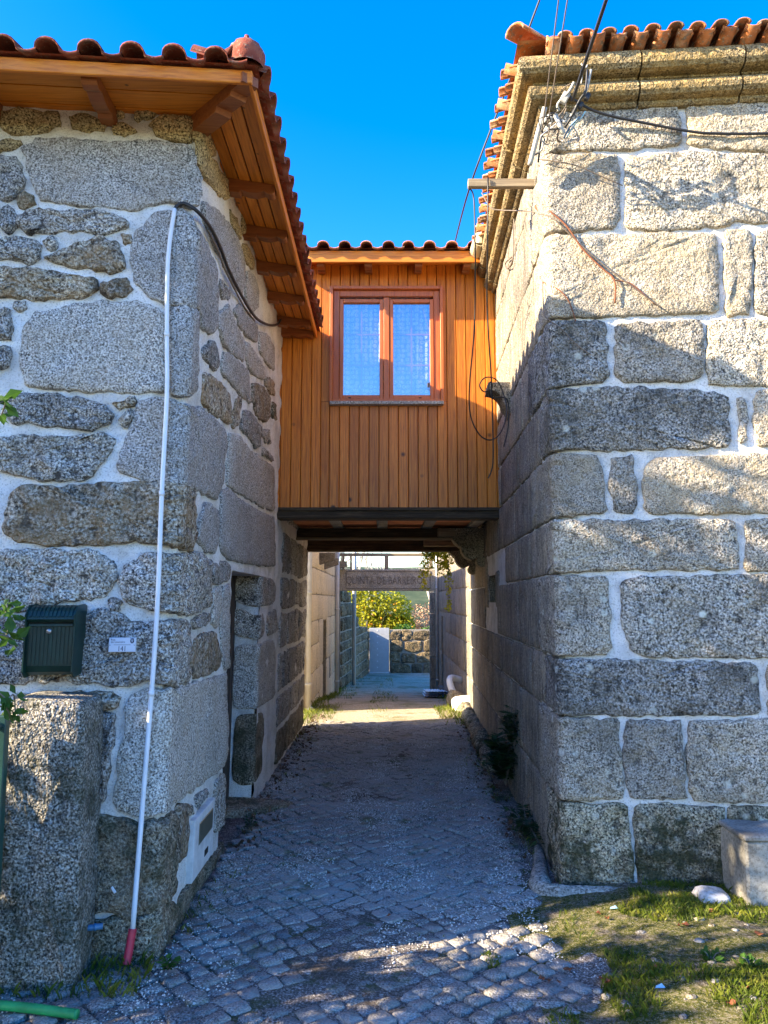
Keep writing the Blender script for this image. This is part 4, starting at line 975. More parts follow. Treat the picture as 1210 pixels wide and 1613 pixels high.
# eave: fascia, rafter ends, tiles
YE = YF - .27
fz0, fz1 = at_y(620, 413, YE).z, at_y(620, 398, YE).z; fx0, fx1 = at_y(478, 400, YE).x, at_y(757, 400, YE).x
MB().box((fx0, YE, fz0), (fx1, YE + .025, fz1 + .02), .004).build('fascia', M['wsofx'], BR)
mb = MB(); vs = [(fx0, YE + .025, fz0 + .05), (fx1, YE + .025, fz0 + .05), (fx1, YF + .03, fz0 + .10), (fx0, YF + .03, fz0 + .10)]
MB().add(vs + [(a, b, c + .02) for a, b, c in vs], [(0, 1, 2, 3), (7, 6, 5, 4), (0, 4, 5, 1), (1, 5, 6, 2), (2, 6, 7, 3), (3, 7, 4, 0)]).build('soffit_board', M['wsofx'], BR)
for px in (504, 580, 660, 737):
    x = at_y(px, 415, YE).x; Lg = .25; pf_ = tail_prof(Lg, .085)
    fn = lambda xx: (lambda u, v: Vector((xx, YF + .02 - u, fz0 + .085 - .045 * u / Lg + v)))
    MB().prism(pf_, fn(x - .035), fn(x + .035)).build('rafter_end', M['wbrk'], BR)
tb_ = s_tile(M['tileb'])
mb = MB(); zr = fz1 + .035
mb.add([(-1.2, YE - .02, zr), (1.3, YE - .02, zr), (1.3, 8.9, zr + .60), (-1.2, 8.9, zr + .60), (1.3, 10.4, zr), (-1.2, 10.4, zr)], [(0, 1, 2, 3), (3, 2, 4, 5)])
RB = mb.build('roof', M['tileb'], BR)
for px in (482, 516, 550, 584, 619, 650, 684, 719, 753):
    x = at_y(px, 388, YE - .05).x
    for r_ in (0, 1): link('tile', tb_, RB, (x, YE - .055 + .3 * r_, zr + .005 + .1 * r_), (math.atan(.33) - .04 + U(-.02, .02), U(-.03, .03), U(-.03, .03)))
# beige gutter end
mb = MB(); p = at_y(754, 388, 6.9); 
prof_ = arc(0, 0, .07, 180, 360, 9)
vs = [(p.x + a, y, p.z + b + zo) for y, zo in ((6.75, 0), (7.5, .03)) for a, b in prof_ + [(c * .93, d * .93) for c, d in prof_[::-1]]]
n = 18; mb.add(vs, [(i, (i + 1) % n, n + (i + 1) % n, n + i) for i in range(n)] + [tuple(range(n)), tuple(range(n, 2 * n))])
mb.build('gutter', M['beige'], BR)
MB().tube([(p.x + .0, 6.82, p.z - .03), (p.x + .01, 6.84, p.z + .16)], .05, 12).build('gutter_outlet', M['beige'], BR)
# floor structure: beams, ceiling joists and brick panels
fb0 = at_y(600, 817, YF).z
MB().box((-1.12, YF - .01, fb0), (1.14, YF + .2, zb_ - .004), .01).build('beam', M['wold'], BR)
MB().box((-1.1, YF - .035, zb_ - .035), (1.13, YF - .012, zb_ - .004), .004).build('drip_board', M['wold'], BR)
MB().box((-1.15, 8.95, 2.31), (.95, 9.15, 2.44), .012).build('beam', M['wold'], BR)
MB().box((-1.15, 8.90, 2.295), (.90, 8.95, 2.325), .004).build('batten', M['wgrey'], BR)
MB().box((-1.15, 10.12, 2.24), (1.0, 10.3, 2.42), .012).build('beam', M['wold'], BR)
MB().box((.62, 8.86, 2.33), (1.2, 9.24, 2.43), .01).build('bolster', M['wgrey'], BR)
MB().box((.52, 10.05, 2.30), (1.2, 10.4, 2.39), .01).build('bolster', M['wgrey'], BR)
xj = [-1.06, -.53, -.02, .50, 1.02]
for x in xj: MB().box((x - .06, YF + .2, 2.435), (x + .06, 10.3, 2.50), .006).build('joist', M['conc'], BR)
for a_, b_ in zip(xj[:-1], xj[1:]):
    y = YF + .2
    while y < 10.2:
        y2 = min(y + .245, 10.28); MB().box((a_ + .062, y + .002, 2.46), (b_ - .062, y2 - .002, 2.50), .004).build('brick', M['brick'], BR); y = y2

# ------------------------------------------------------------------ FAR END of the lane
FH = thing('far_left_house', 'ashlar granite house wall with two downpipes beyond the passage, on the left', 'house', (-1.2, 11.4, 0))
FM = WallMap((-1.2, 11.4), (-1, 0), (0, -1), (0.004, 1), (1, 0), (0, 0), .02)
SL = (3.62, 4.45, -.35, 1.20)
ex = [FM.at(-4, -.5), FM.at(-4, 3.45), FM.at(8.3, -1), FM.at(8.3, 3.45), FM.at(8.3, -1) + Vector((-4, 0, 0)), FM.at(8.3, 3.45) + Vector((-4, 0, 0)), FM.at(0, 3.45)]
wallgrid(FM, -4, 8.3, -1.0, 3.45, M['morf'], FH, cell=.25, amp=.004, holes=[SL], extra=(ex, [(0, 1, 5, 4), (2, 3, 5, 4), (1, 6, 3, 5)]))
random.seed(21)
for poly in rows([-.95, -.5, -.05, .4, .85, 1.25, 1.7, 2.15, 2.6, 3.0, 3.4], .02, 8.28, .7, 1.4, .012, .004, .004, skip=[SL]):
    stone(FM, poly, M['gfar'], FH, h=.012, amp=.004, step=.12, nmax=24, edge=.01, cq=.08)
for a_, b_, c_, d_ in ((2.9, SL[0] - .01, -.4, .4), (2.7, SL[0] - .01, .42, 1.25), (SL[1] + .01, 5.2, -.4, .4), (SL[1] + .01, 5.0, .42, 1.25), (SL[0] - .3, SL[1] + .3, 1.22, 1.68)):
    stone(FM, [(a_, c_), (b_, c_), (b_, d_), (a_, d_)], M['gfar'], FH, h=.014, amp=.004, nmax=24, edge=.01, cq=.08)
mb = MB(); a_, b_, c_, d_ = SL
mb.add([FM.at(s, z, o) for o in (0, -.25) for s, z in ((a_, c_), (b_, c_), (b_, d_), (a_, d_))], [(0, 1, 5, 4), (1, 2, 6, 5), (2, 3, 7, 6), (3, 0, 4, 7), (4, 5, 6, 7)]).build('doorway', M['gcorb'], FH)
def pipe(nm, px, D, z0, z1, r, parent, mat='pvc', x=None):
    X = at_y(px, 950, D).x if x is None else x
    o = MB().tube([(X, D, z0), (X, D, z1)], r, 12).build(nm, M[mat], parent, True)
    for z in (z0 + .35, (z0 + z1) / 2, z1 - .5): MB().tube([(X, D, z - .02), (X, D, z + .02)], r * 1.18, 12).build('pipe_collar', M[mat], o, True)
    return o
o = pipe('downpipe', 0, 11.52, .02, 3.4, .045, FH, x=-1.12)
MB().tube(spline([(-1.12, 11.52, .08), (-1.11, 11.52, .03), (-1.06, 11.5, 0.0)], 4), .045, 10).build('pipe_shoe', M['pvc'], o, True)
pipe('downpipe', 0, 18.2, -.62, 3.4, .05, FH, x=-1.1)
for D, z in ((14.0, 2.34), (15.1, 2.30), (18.6, 2.42)):
    MB().prism([(0, 0), (.30, .10), (.30, .22), (0, .22)], lambda o_, zz: Vector((-1.2 + o_, D, z + zz - .1)), lambda o_, zz: Vector((-1.2 + o_, D + .22, z + zz - .1))).build('bracket', M['gcorb'], FH)

FR = thing('far_right_house', 'granite ashlar house wall with tall slit window beyond the passage, on the right', 'house', (1.3, 11.5, 0))
QM = WallMap((1.305, 18.75), (1, 0), (0, 1), (0, -1), (-1, 0), (0, 0), .02)
SW = (1.2, 1.72, -.30, 1.25)
ex = [QM.at(-4, -1), QM.at(-4, 4.6), QM.at(7.3, -1), QM.at(7.3, 4.6), QM.at(7.3, -1) + Vector((4, 0, 0)), QM.at(7.3, 4.6) + Vector((4, 0, 0)), QM.at(0, 4.6)]
wallgrid(QM, -4, 7.3, -1, 4.6, M['morf'], FR, cell=.25, amp=.004, holes=[SW], extra=(ex, [(0, 1, 5, 4), (2, 3, 5, 4), (1, 6, 3, 5)]))
for poly in rows([-.95, -.5, 0, .45, .95, 1.35, 1.8, 2.3, 2.8, 3.3, 3.9, 4.55], .02, 7.28, .7, 1.5, .014, .004, .004, skip=[SW]):
    stone(QM, poly, M['gra'], FR, h=.014, amp=.004, step=.12, nmax=24, edge=.01, cq=.08)
for a_, b_, c_, d_ in ((.3, SW[0] - .01, -.4, .45), (.2, SW[0] - .01, .47, 1.3), (SW[1] + .01, 2.9, -.4, .45), (SW[1] + .01, 2.6, .47, 1.3)):
    stone(QM, [(a_, c_), (b_, c_), (b_, d_), (a_, d_)], M['gra'], FR, h=.014, amp=.004, nmax=24, edge=.01, cq=.08)
mb = MB(); a_, b_, c_, d_ = SW
mb.add([QM.at(s, z, o) for o in (0, -.25) for s, z in ((a_, c_), (b_, c_), (b_, d_), (a_, d_))], [(0, 1, 5, 4), (1, 2, 6, 5), (2, 3, 7, 6), (3, 0, 4, 7), (4, 5, 6, 7)]).build('slit_window', M['gcorb'], FR)
p = QM.at(SW[0] + .1, SW[2], 0); MB().box((1.22, 17.0, -.36), (1.32, 17.6, -.29), .01).build('window_sill', M['gra'], FR)
pipe('downpipe', 0, 18.35, -.6, 4.4, .04, FR, x=1.26, mat='steel')
# gateway: stone pillar, carved beam, posts and rails
GW = thing('stone_gateway', 'stone gateway with carved lintel and timber rails at the far end of the lane', 'gateway', (1.2, 19, -.65))
x0, x1 = at_y(677, 1000, 19).x, at_y(688, 1000, 19).x; zb0, zb1 = at_y(605, 931, 19).z, at_y(605, 897, 19).z
k = 0; z = -.8
while z < zb0 - .02:
    z2 = min(z + .52, zb0); MB().box((x0, 18.86, z + .004), (x1 + .02, 19.14, z2 - .004), .012).build('pillar_block', M['gra'], GW); z = z2
lin = MB().box((at_y(532, 900, 19).x - .1, 18.87, zb0 + .002), (x1 + .06, 19.13, zb1), .012).build('lintel', M['glin'], GW)
def text_mesh(txt, size, ext, name, mat, parent, loc, rot, stretch=1.0, align='CENTER'):
    cu = bpy.data.curves.new(name, 'FONT'); cu.body = txt; cu.size = size; cu.extrude = ext; cu.align_x = align; cu.align_y = 'CENTER'; cu.resolution_u = 2
    tmp = bpy.data.objects.new('tmp', cu); COL.objects.link(tmp); bpy.context.view_layer.update()
    me = bpy.data.meshes.new_from_object(tmp.evaluated_get(bpy.context.evaluated_depsgraph_get())); bpy.data.objects.remove(tmp)
    me.name = name; me.materials.clear(); me.materials.append(mat)
    o = link(name, me, parent, loc, rot); o.scale = (stretch, 1, 1); return o
text_mesh('QUINTA DE BARREIROS', .27, .012, 'inscription', M['carve'], lin, ((x0 - 1.1) / 2 + .04, 18.87, (zb0 + zb1) / 2 - .015), (math.pi / 2, 0, 0), .68)
frame('lintel_border', at_y(545, 900, 18.85).x, at_y(678, 900, 18.85).x, zb0 + .05, zb1 - .04, .018, 18.855, 18.872, M['carve'], lin, .003)
for px, wd in ((541, .05), (553, .04), (609, .10), (679, .08)):
    x = at_y(px, 890, 19).x; MB().box((x - wd / 2, 18.93, zb1), (x + wd / 2, 19.07, at_y(px, 874, 19).z), .008).build('post', M['wgrey'], GW)
for py, th in ((876, .07), (868, .06)):
    z = at_y(605, py, 19).z; MB().box((at_y(528, py, 19).x, 18.95 - th * .2, z), (x1 + .1, 19.07, z + th), .008).build('rail', M['wgrey'], GW)
tag(MB().tube([(at_y(558, 950, 21).x, 21, -.7), (at_y(558, 950, 21).x, 21, 4.4)], .055, 12).build('steel_pole', M['pvc'], None, True), 'pale upright steel pole behind the carved lintel', 'pole')
# old rubble wall stepping down, end wall with metal gate
OW = thing('old_rubble_wall', 'dark mossy rubble wall with a sloping broken top, left beyond the lintel', 'wall', (-1.1, 20, -.7))
p0, p1 = Vector((-1.12, 19.75, 0)), Vector((-.58, 26.9, 0)); dv = (p1 - p0).normalized(); nv_ = Vector((dv.y, -dv.x, 0))
OM = WallMap((p0.x, p0.y), (-1, 0), (0, -1), (dv.x, dv.y), (nv_.x, nv_.y))
Lw = (p1 - p0).length
tops = lambda s: at_y(539 + 40 * sm(0, Lw, s), 922 + 66 * sm(.05, .75, s / Lw), p0.y + s * dv.y).z
mb = MB(); n = 40; vs = []
for i in range(n + 1):
    s = Lw * i / n; zt = tops(s) - .05
    vs += [OM.at(s + .03, -1.2), OM.at(s + .03, zt), OM.at(s + .03, zt, -.5), OM.at(s + .03, -1.2, -.5)]
mb.add(vs, [(i * 4 + j, i * 4 + (j + 1) % 4, i * 4 + 4 + (j + 1) % 4, i * 4 + 4 + j) for i in range(n) for j in range(4)] + [(0, 1, 2, 3), (4 * n, 4 * n + 1, 4 * n + 2, 4 * n + 3)])
mb.build('wall_core', M['morf'], OW)
z = -.95
while z < 2.0:
    h_ = U(.24, .38); s = .05
    while s < Lw - .1:
        e = s + U(.3, .8)
        if tops((s + e) / 2) > z + h_ * .6:
            zt = min(z + h_, tops((s + e) / 2) + .03)
            stone(OM, [(s + .02, z + .015), ((s + e) / 2, z + U(0, .04)), (e - .02, z + .015), (e - U(0, .05), zt - .02), ((s + e) / 2, zt - U(0, .04)), (s + U(0, .05), zt - .02)], M['gold'], OW, h=.05, amp=.03, step=.1, nmax=18, edge=.05)
        s = e
    z += h_
EW = thing('end_wall', 'low mossy stone wall closing the far end of the lane beside the metal gate', 'wall', (.8, 27, -.9))
EM = WallMap((-.62, 27.0), (-1, 0), (0, -1), (1, 0), (0, -1))
gx0_, gx1_ = at_y(582, 1000, 27).x, at_y(613, 1000, 27).x; zt = at_y(640, 990, 27).z
for a_, b_ in ((-.75, gx0_ - .02), (gx1_ + .02, 4.5)):
    MB().box((a_, 27.03, -1.2), (b_, 27.45, zt - .05)).build('wall_core', M['morf'], EW)
    z = -.98
    hs_ = [.42, .38, .40, .34]
    for q, h_ in enumerate(hs_):
        s = a_
        z2 = min(z + h_, zt)
        while s < b_ - .03:
            e = min(s + U(.35, .75), b_)
            if b_ - e < .2: e = b_
            stone(WallMap((0, 27.03), (-1, 0), (0, -1), (1, 0), (0, -1), r=.0001), [(s + U(-.02, .05), z + U(-.03, .05)), ((s + e) / 2, z + U(-.05, .06)), (e - U(-.02, .05), z + U(-.03, .05)), (e - U(-.01, .06), z2 - U(-.02, .06)), ((s + e) / 2, min(zt, z2 - U(-.05, .05))), (s + U(-.01, .06), z2 - U(-.02, .06))], M['gold'], EW, h=U(.03, .08), amp=.035, step=.06, nmax=32, edge=.03)
            s = e
        z = z2
GT = thing('metal_gate', 'closed grey sheet metal gate with rows of rivets in the end wall', 'gate', ((gx0_ + gx1_) / 2, 27, -.9))
MB().box((gx0_, 26.99, -.88), (gx1_, 27.03, zt + .02), .006).build('sheet', M['gate'], GT)
for i in range(7):
    z = -.7 + i * .21; p = ((gx0_ + gx1_) / 2 - .06, 26.985, z); MB().tube([(p[0], 26.98, z), (p[0], 26.995, z)], .018, 8).build('rivet', M['white'], GT)
MB().box((gx0_ + .01, 26.97, -.93), (gx1_, 27.03, -.885), .004).build('sill_bar', M['white'], GT)
# trees beyond the end wall
def leaves(n, fpos, size, up=.3, fold=.25):
    mb = MB()
    for _ in range(n):
        p = fpos(); s_ = size * U(.6, 1.3)
        d = Vector((U(-1, 1), U(-1, 1), U(-.8, .6))).normalized(); q = d.orthogonal().normalized(); q = (Matrix.Rotation(U(0, 6.28), 3, d) @ q); nn = d.cross(q)
        a = p; b = p + d * s_ * .5 + q * s_ * .28 + nn * s_ * fold * .3; c = p + d * s_; e = p + d * s_ * .5 - q * s_ * .28 + nn * s_ * fold * .3
        mb.add([a, b, c, e], [(0, 1, 2), (0, 2, 3)])
    return mb
def blob(cs):
    def f():
        c, r = random.choice(cs); 
        while True:
            d = Vector((U(-1, 1), U(-1, 1), U(-1, 1)))
            if .25 < d.length < 1: break
        return Vector(c) + Vector((d.x * r[0], d.y * r[1], d.z * r[2]))
    return f
def branchy(mb, p, d, L_, r, depth, spread=.55, lift=.1, kids=3):
    pts = [p]; q = p.copy(); dd = d.copy()
    for i in range(4):
        dd = (dd + Vector((U(-.18, .18), U(-.18, .18), U(-.1, .18)))).normalized(); q = q + dd * L_ / 4; pts.append(q.copy())
    mb.tube(pts, [r * (1 - .1 * i) for i in range(5)], 5 if depth < 3 else 7, False)
    if depth == 0: return
    for k in range(kids):
        f = U(.35, 1); i = min(3, int(f * 4)); st = pts[i] + (pts[i + 1] - pts[i]) * (f * 4 - i if i < 4 else 1)
        nd = (dd + Vector((U(-1, 1), U(-1, 1), U(-.3, 1))) * spread + Vector((0, 0, lift))).normalized()
        branchy(mb, st, nd, L_ * U(.55, .8), r * .55, depth - 1, spread, lift, kids)
random.seed(31)
ct = thing('citrus_tree', 'leafy yellow-green citrus tree with orange fruit behind the end wall', 'tree', (-.7, 29.5, -1))
cs = [((-1.0, 29.4, 1.55), (.95, .7, .9)), ((-.4, 29.3, 1.35), (.75, .7, .8)), ((.35, 29.4, 1.25), (.7, .6, .75)), ((.7, 29.3, .75), (.45, .5, .45)), ((-.9, 29.3, .7), (.9, .6, .6)), ((.2, 29.3, .6), (.8, .6, .5)), ((-1.3, 29.6, 2.0), (.6, .6, .6))]
leaves(4600, blob(cs), .16).build('crown', M['leafy'], ct)
mb = MB(); branchy(mb, Vector((-.6, 29.5, -1)), Vector((0, 0, 1)), 1.4, .09, 3); mb.build('trunk', M['bark'], ct, True)
for k in range(26):
    p = blob(cs[:6])(); p.y = 28.8 + U(-.1, .4); boulder(p, (.045, .045, .045), 'fruit', ct, 'fruit', k, 7, 5, 1)
for lab, x, y, hgt, mt in (('tall bare winter tree, middle one behind the lintel', -.3, 37, 3.4, 'barkw'), ('bare winter tree leaning behind the right gate pillar', 2.2, 34, 2.6, 'barkw'), ('bare winter tree farthest left behind the citrus tree', -2.6, 40, 3.2, 'bark'), ('bare twiggy tree far behind the end wall, right of the others', 4.2, 44, 3.4, 'barkw')):
    bt = thing('bare_tree', lab, 'tree', (x, y, zg(x, y) - .1), 'bare trees beyond the end wall'); mb = MB()
    branchy(mb, Vector((x, y, zg(x, y) - .1)), Vector((U(-.1, .1), 0, 1)), hgt, .13, 5, .6, .12, 3 if y > 36 else 3); mb.build('trunk', M[mt], bt, True)
sh = thing('dry_shrub', 'pinkish brown dry shrub behind the low end wall on the right', 'shrub', (1.6, 31, -1.1))
leaves(2600, blob([((1.5, 31, .75), (.8, .6, .7)), ((2.3, 31.2, .9), (.8, .6, .9)), ((1.0, 31, .35), (.6, .5, .5))]), .10).build('crown', plain('dry_leaf', (.42, .25, .15), .8, var=.35), sh)
mb = MB(); branchy(mb, Vector((1.6, 31, -1.1)), Vector((0, 0, 1)), 1.0, .05, 3); mb.build('trunk', M['bark'], sh, True)
gs = thing('green_shrub', 'small dark green shrub peeping over the end wall by the citrus tree', 'shrub', (1.0, 28.4, -1.0))
leaves(900, blob([((.75, 28.5, .45), (.45, .4, .3)), ((1.7, 28.5, .4), (.5, .4, .25))]), .11).build('crown', M['leafg'], gs)
mb = MB(); branchy(mb, Vector((1.0, 28.5, -1)), Vector((0, 0, 1)), .8, .03, 2); mb.build('trunk', M['bark'], gs, True)
# hanging vine at the far corbel
vine = thing('hanging_vine', 'yellow-green vine hanging from the far stone corbel under the bridge room', 'vine', (.8, 10.5, 2.4))
def strand(px, py0, py1, D):
    a, b = at_y(px, py0, D), at_y(px, py1, D)
    return spline([a + (b - a) * t + Vector((U(-.02, .02), U(-.02, .02), 0)) for t in (0, .3, .6, 1)], 6)
mb = MB(); lm = MB()
for px, a, b, D in ((668, 862, 928, 10.6), (672, 862, 905, 10.7), (690, 868, 900, 10.5), (697, 868, 905, 10.6), (706, 885, 960, 10.4), (683, 862, 892, 10.7), (700, 868, 893, 10.5)):
    st = strand(px, a, b, D); mb.tube(st, .004, 5, False)
    lf = leaves(int((b - a) * 2.0), lambda: random.choice(st) + Vector((U(-.035, .035), U(-.04, .04), U(-.03, .03))), .05); lm.add(lf.v, lf.f)
lf = leaves(260, blob([((.83, 10.5, 2.17), (.12, .12, .14)), ((.66, 10.6, 2.25), (.07, .08, .1))]), .055); lm.add(lf.v, lf.f)
mb.build('stem', M['bark'], vine); lm.build('leaves', M['leafy'], vine)
# step block, elbow pipe and fibre sheets at the foot of the right wall
so_ = stone(WallMap((1.30, 11.55), (0, -1), (-1, 0), (0, 1), (-1, 0), r=.001), [(-.12, -.15), (.45, -.15), (.43, .17), (-.10, .2)], M['quartz'], None, h=.26, amp=.03, edge=.05, name='step_block'); tag(so_, 'sunlit rounded stone block at the foot of the right wall beyond the passage', 'stone block')
rk = boulder((1.12, 12.35, .05), (.14, .22, .2), 'gcorb', None, 'boulder', 4.2); tag(rk, 'dark mossy boulder under the white elbow pipe by the right wall', 'boulder')
ep = MB().tube(spline([(1.28, 13.0, .28), (1.12, 12.9, .33), (1.07, 12.75, .28), (1.11, 12.6, .12)], 6), .055, 12).build('elbow_pipe', M['white'], None, True); tag(ep, 'short white bent plastic drain pipe at the foot of the right wall', 'pipe')
fs_ = thing('corrugated_sheets', 'pile of whitish corrugated sheets lying by the right gate pillar', 'sheets', (1.0, 16, -.3))
for k in range(3):
    mb = MB(); vs = []; n = 28
    for y in (15.2, 17.6):
        for i in range(n + 1): vs.append((.78 + .42 * i / n + (y - 15) * .03 + k * .02, y + k * .1, zg(1, y) + .05 + k * .035 + .012 * math.sin(i * math.pi / 2)))
    mb.add(vs, [(i, i + 1, n + 2 + i, n + 1 + i) for i in range(n)]); mb.build('sheet', M['plate'], fs_, True)

# ------------------------------------------------------------------ things on the LEFT HOUSE front
# letter box
def fpt(px, py, off): s_, z_ = LM.sz(px, py); return LM.at(s_, z_, off)
s0, z0 = LM.sz(57, 1060); s1, z1 = LM.sz(139, 953)
MBx = thing('letter_box', 'dark green enamelled metal letter box with ribbed front on the left house wall', 'letter box', LM.at((s0 + s1) / 2, z0, .03)); hh = z1 - z0; ww = s1 - s0
pr_ = [(.03, .06 * hh), (.03, hh * .97), (.06, hh)] + [(.13 + .06 * math.cos(a), hh * .80 + hh * .19 * math.sin(a)) for a in (1.5, 1.1, .7, .3, 0)] + [(.175, hh * .76), (.160, hh * .75), (.160, hh * .72), (.150, hh * .14), (.135, hh * .05), (.10, 0), (.06, hh * .01)]
MB().prism(pr_, lambda o_, z_: LM.at(s0, z0 + z_, o_), lambda o_, z_: LM.at(s1, z0 + z_, o_)).build('body', M['green'], MBx)
for side in (s0 - .004, s1 - .002):
    MB().prism([(.02, .0), (.02, hh * .99), (.06, hh * 1.02), (.16, hh * 1.0), (.20, hh * .86), (.19, hh * .7), (.178, hh * .06), (.14, -.01)], lambda o_, z_: LM.at(side, z0 + z_, o_), lambda o_, z_: LM.at(side + .006, z0 + z_, o_)).build('side_panel', M['green'], MBx)
for k in range(11):
    s_ = s0 + ww * (k + 1) / 12
    MB().prism([(.150, hh * .16), (.160, hh * .70), (.1635, hh * .70), (.1535, hh * .16)], lambda o_, z_: LM.at(s_ - .006, z0 + z_, o_), lambda o_, z_: LM.at(s_ + .006, z0 + z_, o_)).build('rib', M['green'], MBx)
    ap = [(.13 + .0635 * math.cos(a), hh * .80 + (hh * .19 + .003) * math.sin(a)) for a in (1.4, 1.0, .6, .2)]
    MB().prism(ap + [(o_ - .01, z_ - .01) for o_, z_ in ap[::-1]], lambda o_, z_: LM.at(s_ - .006, z0 + z_, o_), lambda o_, z_: LM.at(s_ + .006, z0 + z_, o_)).build('lid_rib', M['green'], MBx)
lbox('flap', s0 + .006, s1 - .01, z0 + hh * .695, z0 + hh * .735, .15, .172, M['green'], MBx, ch=.002)
c_ = LM.at(s0 + ww * .46, z0 + hh * .63, .158); MB().tube([c_, c_ + LM.nA * .016], .011, 14).build('lock', M['steel'], MBx, True)
lbox('slot', s0 + .008, s1 - .012, z0 + hh * .738, z0 + hh * .765, .12, .163, M['dark'], MBx, ch=.001)
# number plate
a0, c0_ = LM.sz(175.5, 1026); a1, c1 = LM.sz(219, 1003.5)
NP = thing('house_number_plate', 'small pale grey house number plate reading 141 on the left house wall', 'number plate', LM.at((a0 + a1) / 2, c0_, .05))
lbox('plate', a0, a1, c0_, c1, .04, .056, M['plate'], NP, ch=.0015)
rotp = (math.pi / 2 - .07, 0, LA); pw, ph = a1 - a0, c1 - c0_
pp = lambda u, v, o_=.0565: LM.at(a0 + pw * u, c0_ + ph * v, o_)
text_mesh('141', ph * .52, .0004, 'number', M['ink'], NP, pp(.5, .22), rotp, .8)
text_mesh('Rua', ph * .20, .0003, 'street_name', M['ink'], NP, pp(.07, .86), rotp, 1, 'LEFT'); text_mesh('do Loureiro', ph * .20, .0003, 'street_name', M['ink'], NP, pp(.07, .70), rotp, 1, 'LEFT')
lbox('rule', a0 + pw * .19, a0 + pw * .81, c0_ + ph * .49, c0_ + ph * .515, .0562, .0568, M['ink'], NP, ch=.0001)
for u in (.05, .95): c_ = pp(u, .48); MB().tube([c_ - LM.nA * .002, c_ + LM.nA * .0015], .002, 8).build('screw', M['ink'], NP)
mb = MB(); cc = (.86, .78)
mb.prism([(cc[0] + .075 * math.cos(t_), cc[1] - .02 + .16 * math.sin(t_)) for t_ in [i * .5236 for i in range(12)]], lambda u, v: pp(u, v, .056), lambda u, v: pp(u, v, .0569))
mb.prism([(cc[0] - .07, cc[1] + .10), (cc[0] - .06, cc[1] + .19), (cc[0] - .03, cc[1] + .15), (cc[0], cc[1] + .2), (cc[0] + .03, cc[1] + .15), (cc[0] + .06, cc[1] + .19), (cc[0] + .07, cc[1] + .10)], lambda u, v: pp(u, v, .0561), lambda u, v: pp(u, v, .057)); mb.build('crest', M['ink'], NP)
for du, dv_ in ((-.02, .05), (.02, .05), (0, -.06)): c_ = pp(cc[0] + du, cc[1] + dv_, .0572); MB().tube([c_, c_ + LM.nA * .0006], .0025, 8).build('crest_mark', M['plate'], NP)
# white conduit with red sleeve
cp = [(277.5, 335, .04), (267.5, 413, .045), (266, 532, .05), (266, 627, .05), (258.5, 780, .055), (252.5, 946, .06), (243, 1090, .06), (230, 1254, .06), (214.5, 1460, .07)]
pts = [fpt(*q) for q in cp]
CN = thing('white_conduit', 'long thin white cable conduit running down the left house corner to a red sleeve', 'conduit', (pts[-1].x, pts[-1].y, 0))
MB().tube(spline(pts, 4), .0115, 12).build('tube', M['white'], CN, True)
pb_ = Vector((pts[-1].x - .012, pts[-1].y - .03, .02)); tp = spline([pts[-1] + (pts[-2] - pts[-1]).normalized() * .02, (pts[-1] + pb_) / 2, pb_], 14)
MB().tube(tp, [.0165 + (.0025 if i % 2 else 0) for i in range(len(tp))], 12).build('sleeve', M['red'], CN, True)
for i in (2, 4, 6): p = pts[i]; MB().tube([p - Vector((0, 0, .012)), p + Vector((0, 0, .012))], .014, 12).build('clip', M['white'], CN, True)
# black cable round the corner
cb_ = crop(270, 170, 4.48, [(35,740),(60,712),(110,705),(170,750),(230,850),(300,990),(350,1120),(420,1260),(500,1400),(570,1490),(650,1530),(710,1530),(745,1490)])
pts = [fpt(x, y, .04) for x, y in cb_]
tag(MB().tube(spline(pts, 4), .0105, 10).build('black_cable', M['black'], None, True), 'thick dark cable drooping along the left house lane wall from the conduit top', 'cable')
pts2 = [fpt(x - 2, y + 3, .03) for x, y in cb_[4:10]]
tag(MB().tube(spline(pts2, 4), .006, 8).build('thin_cable', M['brown'], None, True), 'thin dark cable tucked under the thick drooping one on the left wall', 'cable')
# blue pipe stub, white tag
b0, b1 = fpt(138, 1446, .12), fpt(172, 1444, .10)
bp = MB().tube([b0, b1], .013, 12); bp.tube([b0 + (b1 - b0) * .62, b0 + (b1 - b0) * .72], .0155, 12); tag(bp.build('blue_pipe_stub', M['blue'], None, True), 'short blue plastic pipe stub low beside the gate pillar', 'pipe')
c_ = fpt(183, 1396, .045); tg = MB().box((-.006, -.003, -.016), (.006, .003, .016), .002, Matrix.Translation(c_) @ Matrix.Rotation(-.6, 4, 'Y')); tg = tg.build('white_tag', M['white']); tag(tg, 'tiny white tag stuck on the mossy base stone below the conduit', 'tag')
# stone gate pillar and green gate
GP = stone(WallMap((-1.49, 3.40), (-1, -.08), (.08, -1), (1, .08), (.08, -1), (.005, .03), .001), [(-.14, -.1), (.215, -.1), (.205, .5), (.19, 1.13), (.165, 1.17), (-.12, 1.18), (-.14, 1.15), (-.145, .5)], M['glp'], None, h=.05, amp=.022, step=.026, edge=.016, nmax=110, base=-.24, name='gate_pillar', cq=.1, freq=7); GP.data.materials.clear(); GP.data.materials.append(M['glg'])
tag(GP, 'upright rough granite slab standing as a gate pillar against the left house wall', 'pillar')
GG = thing('garden_gate', 'dark green metal garden gate standing open at the left edge', 'gate', (-1.68, 3.3, 0)); g0, g1 = Vector((-1.595, 3.30, 0)), Vector((-1.80, 2.30, 0))
for t_ in (0, 1): p = g0.lerp(g1, t_); MB().box((p.x - .02, p.y - .02, .06), (p.x + .02, p.y + .02, 1.12), .004).build('stile', M['greeng'], GG)
for z in (.12, .6, 1.08): MB().tube([g0 + Vector((0, 0, z)), g1 + Vector((0, 0, z))], .016, 8).build('rail', M['greeng'], GG)
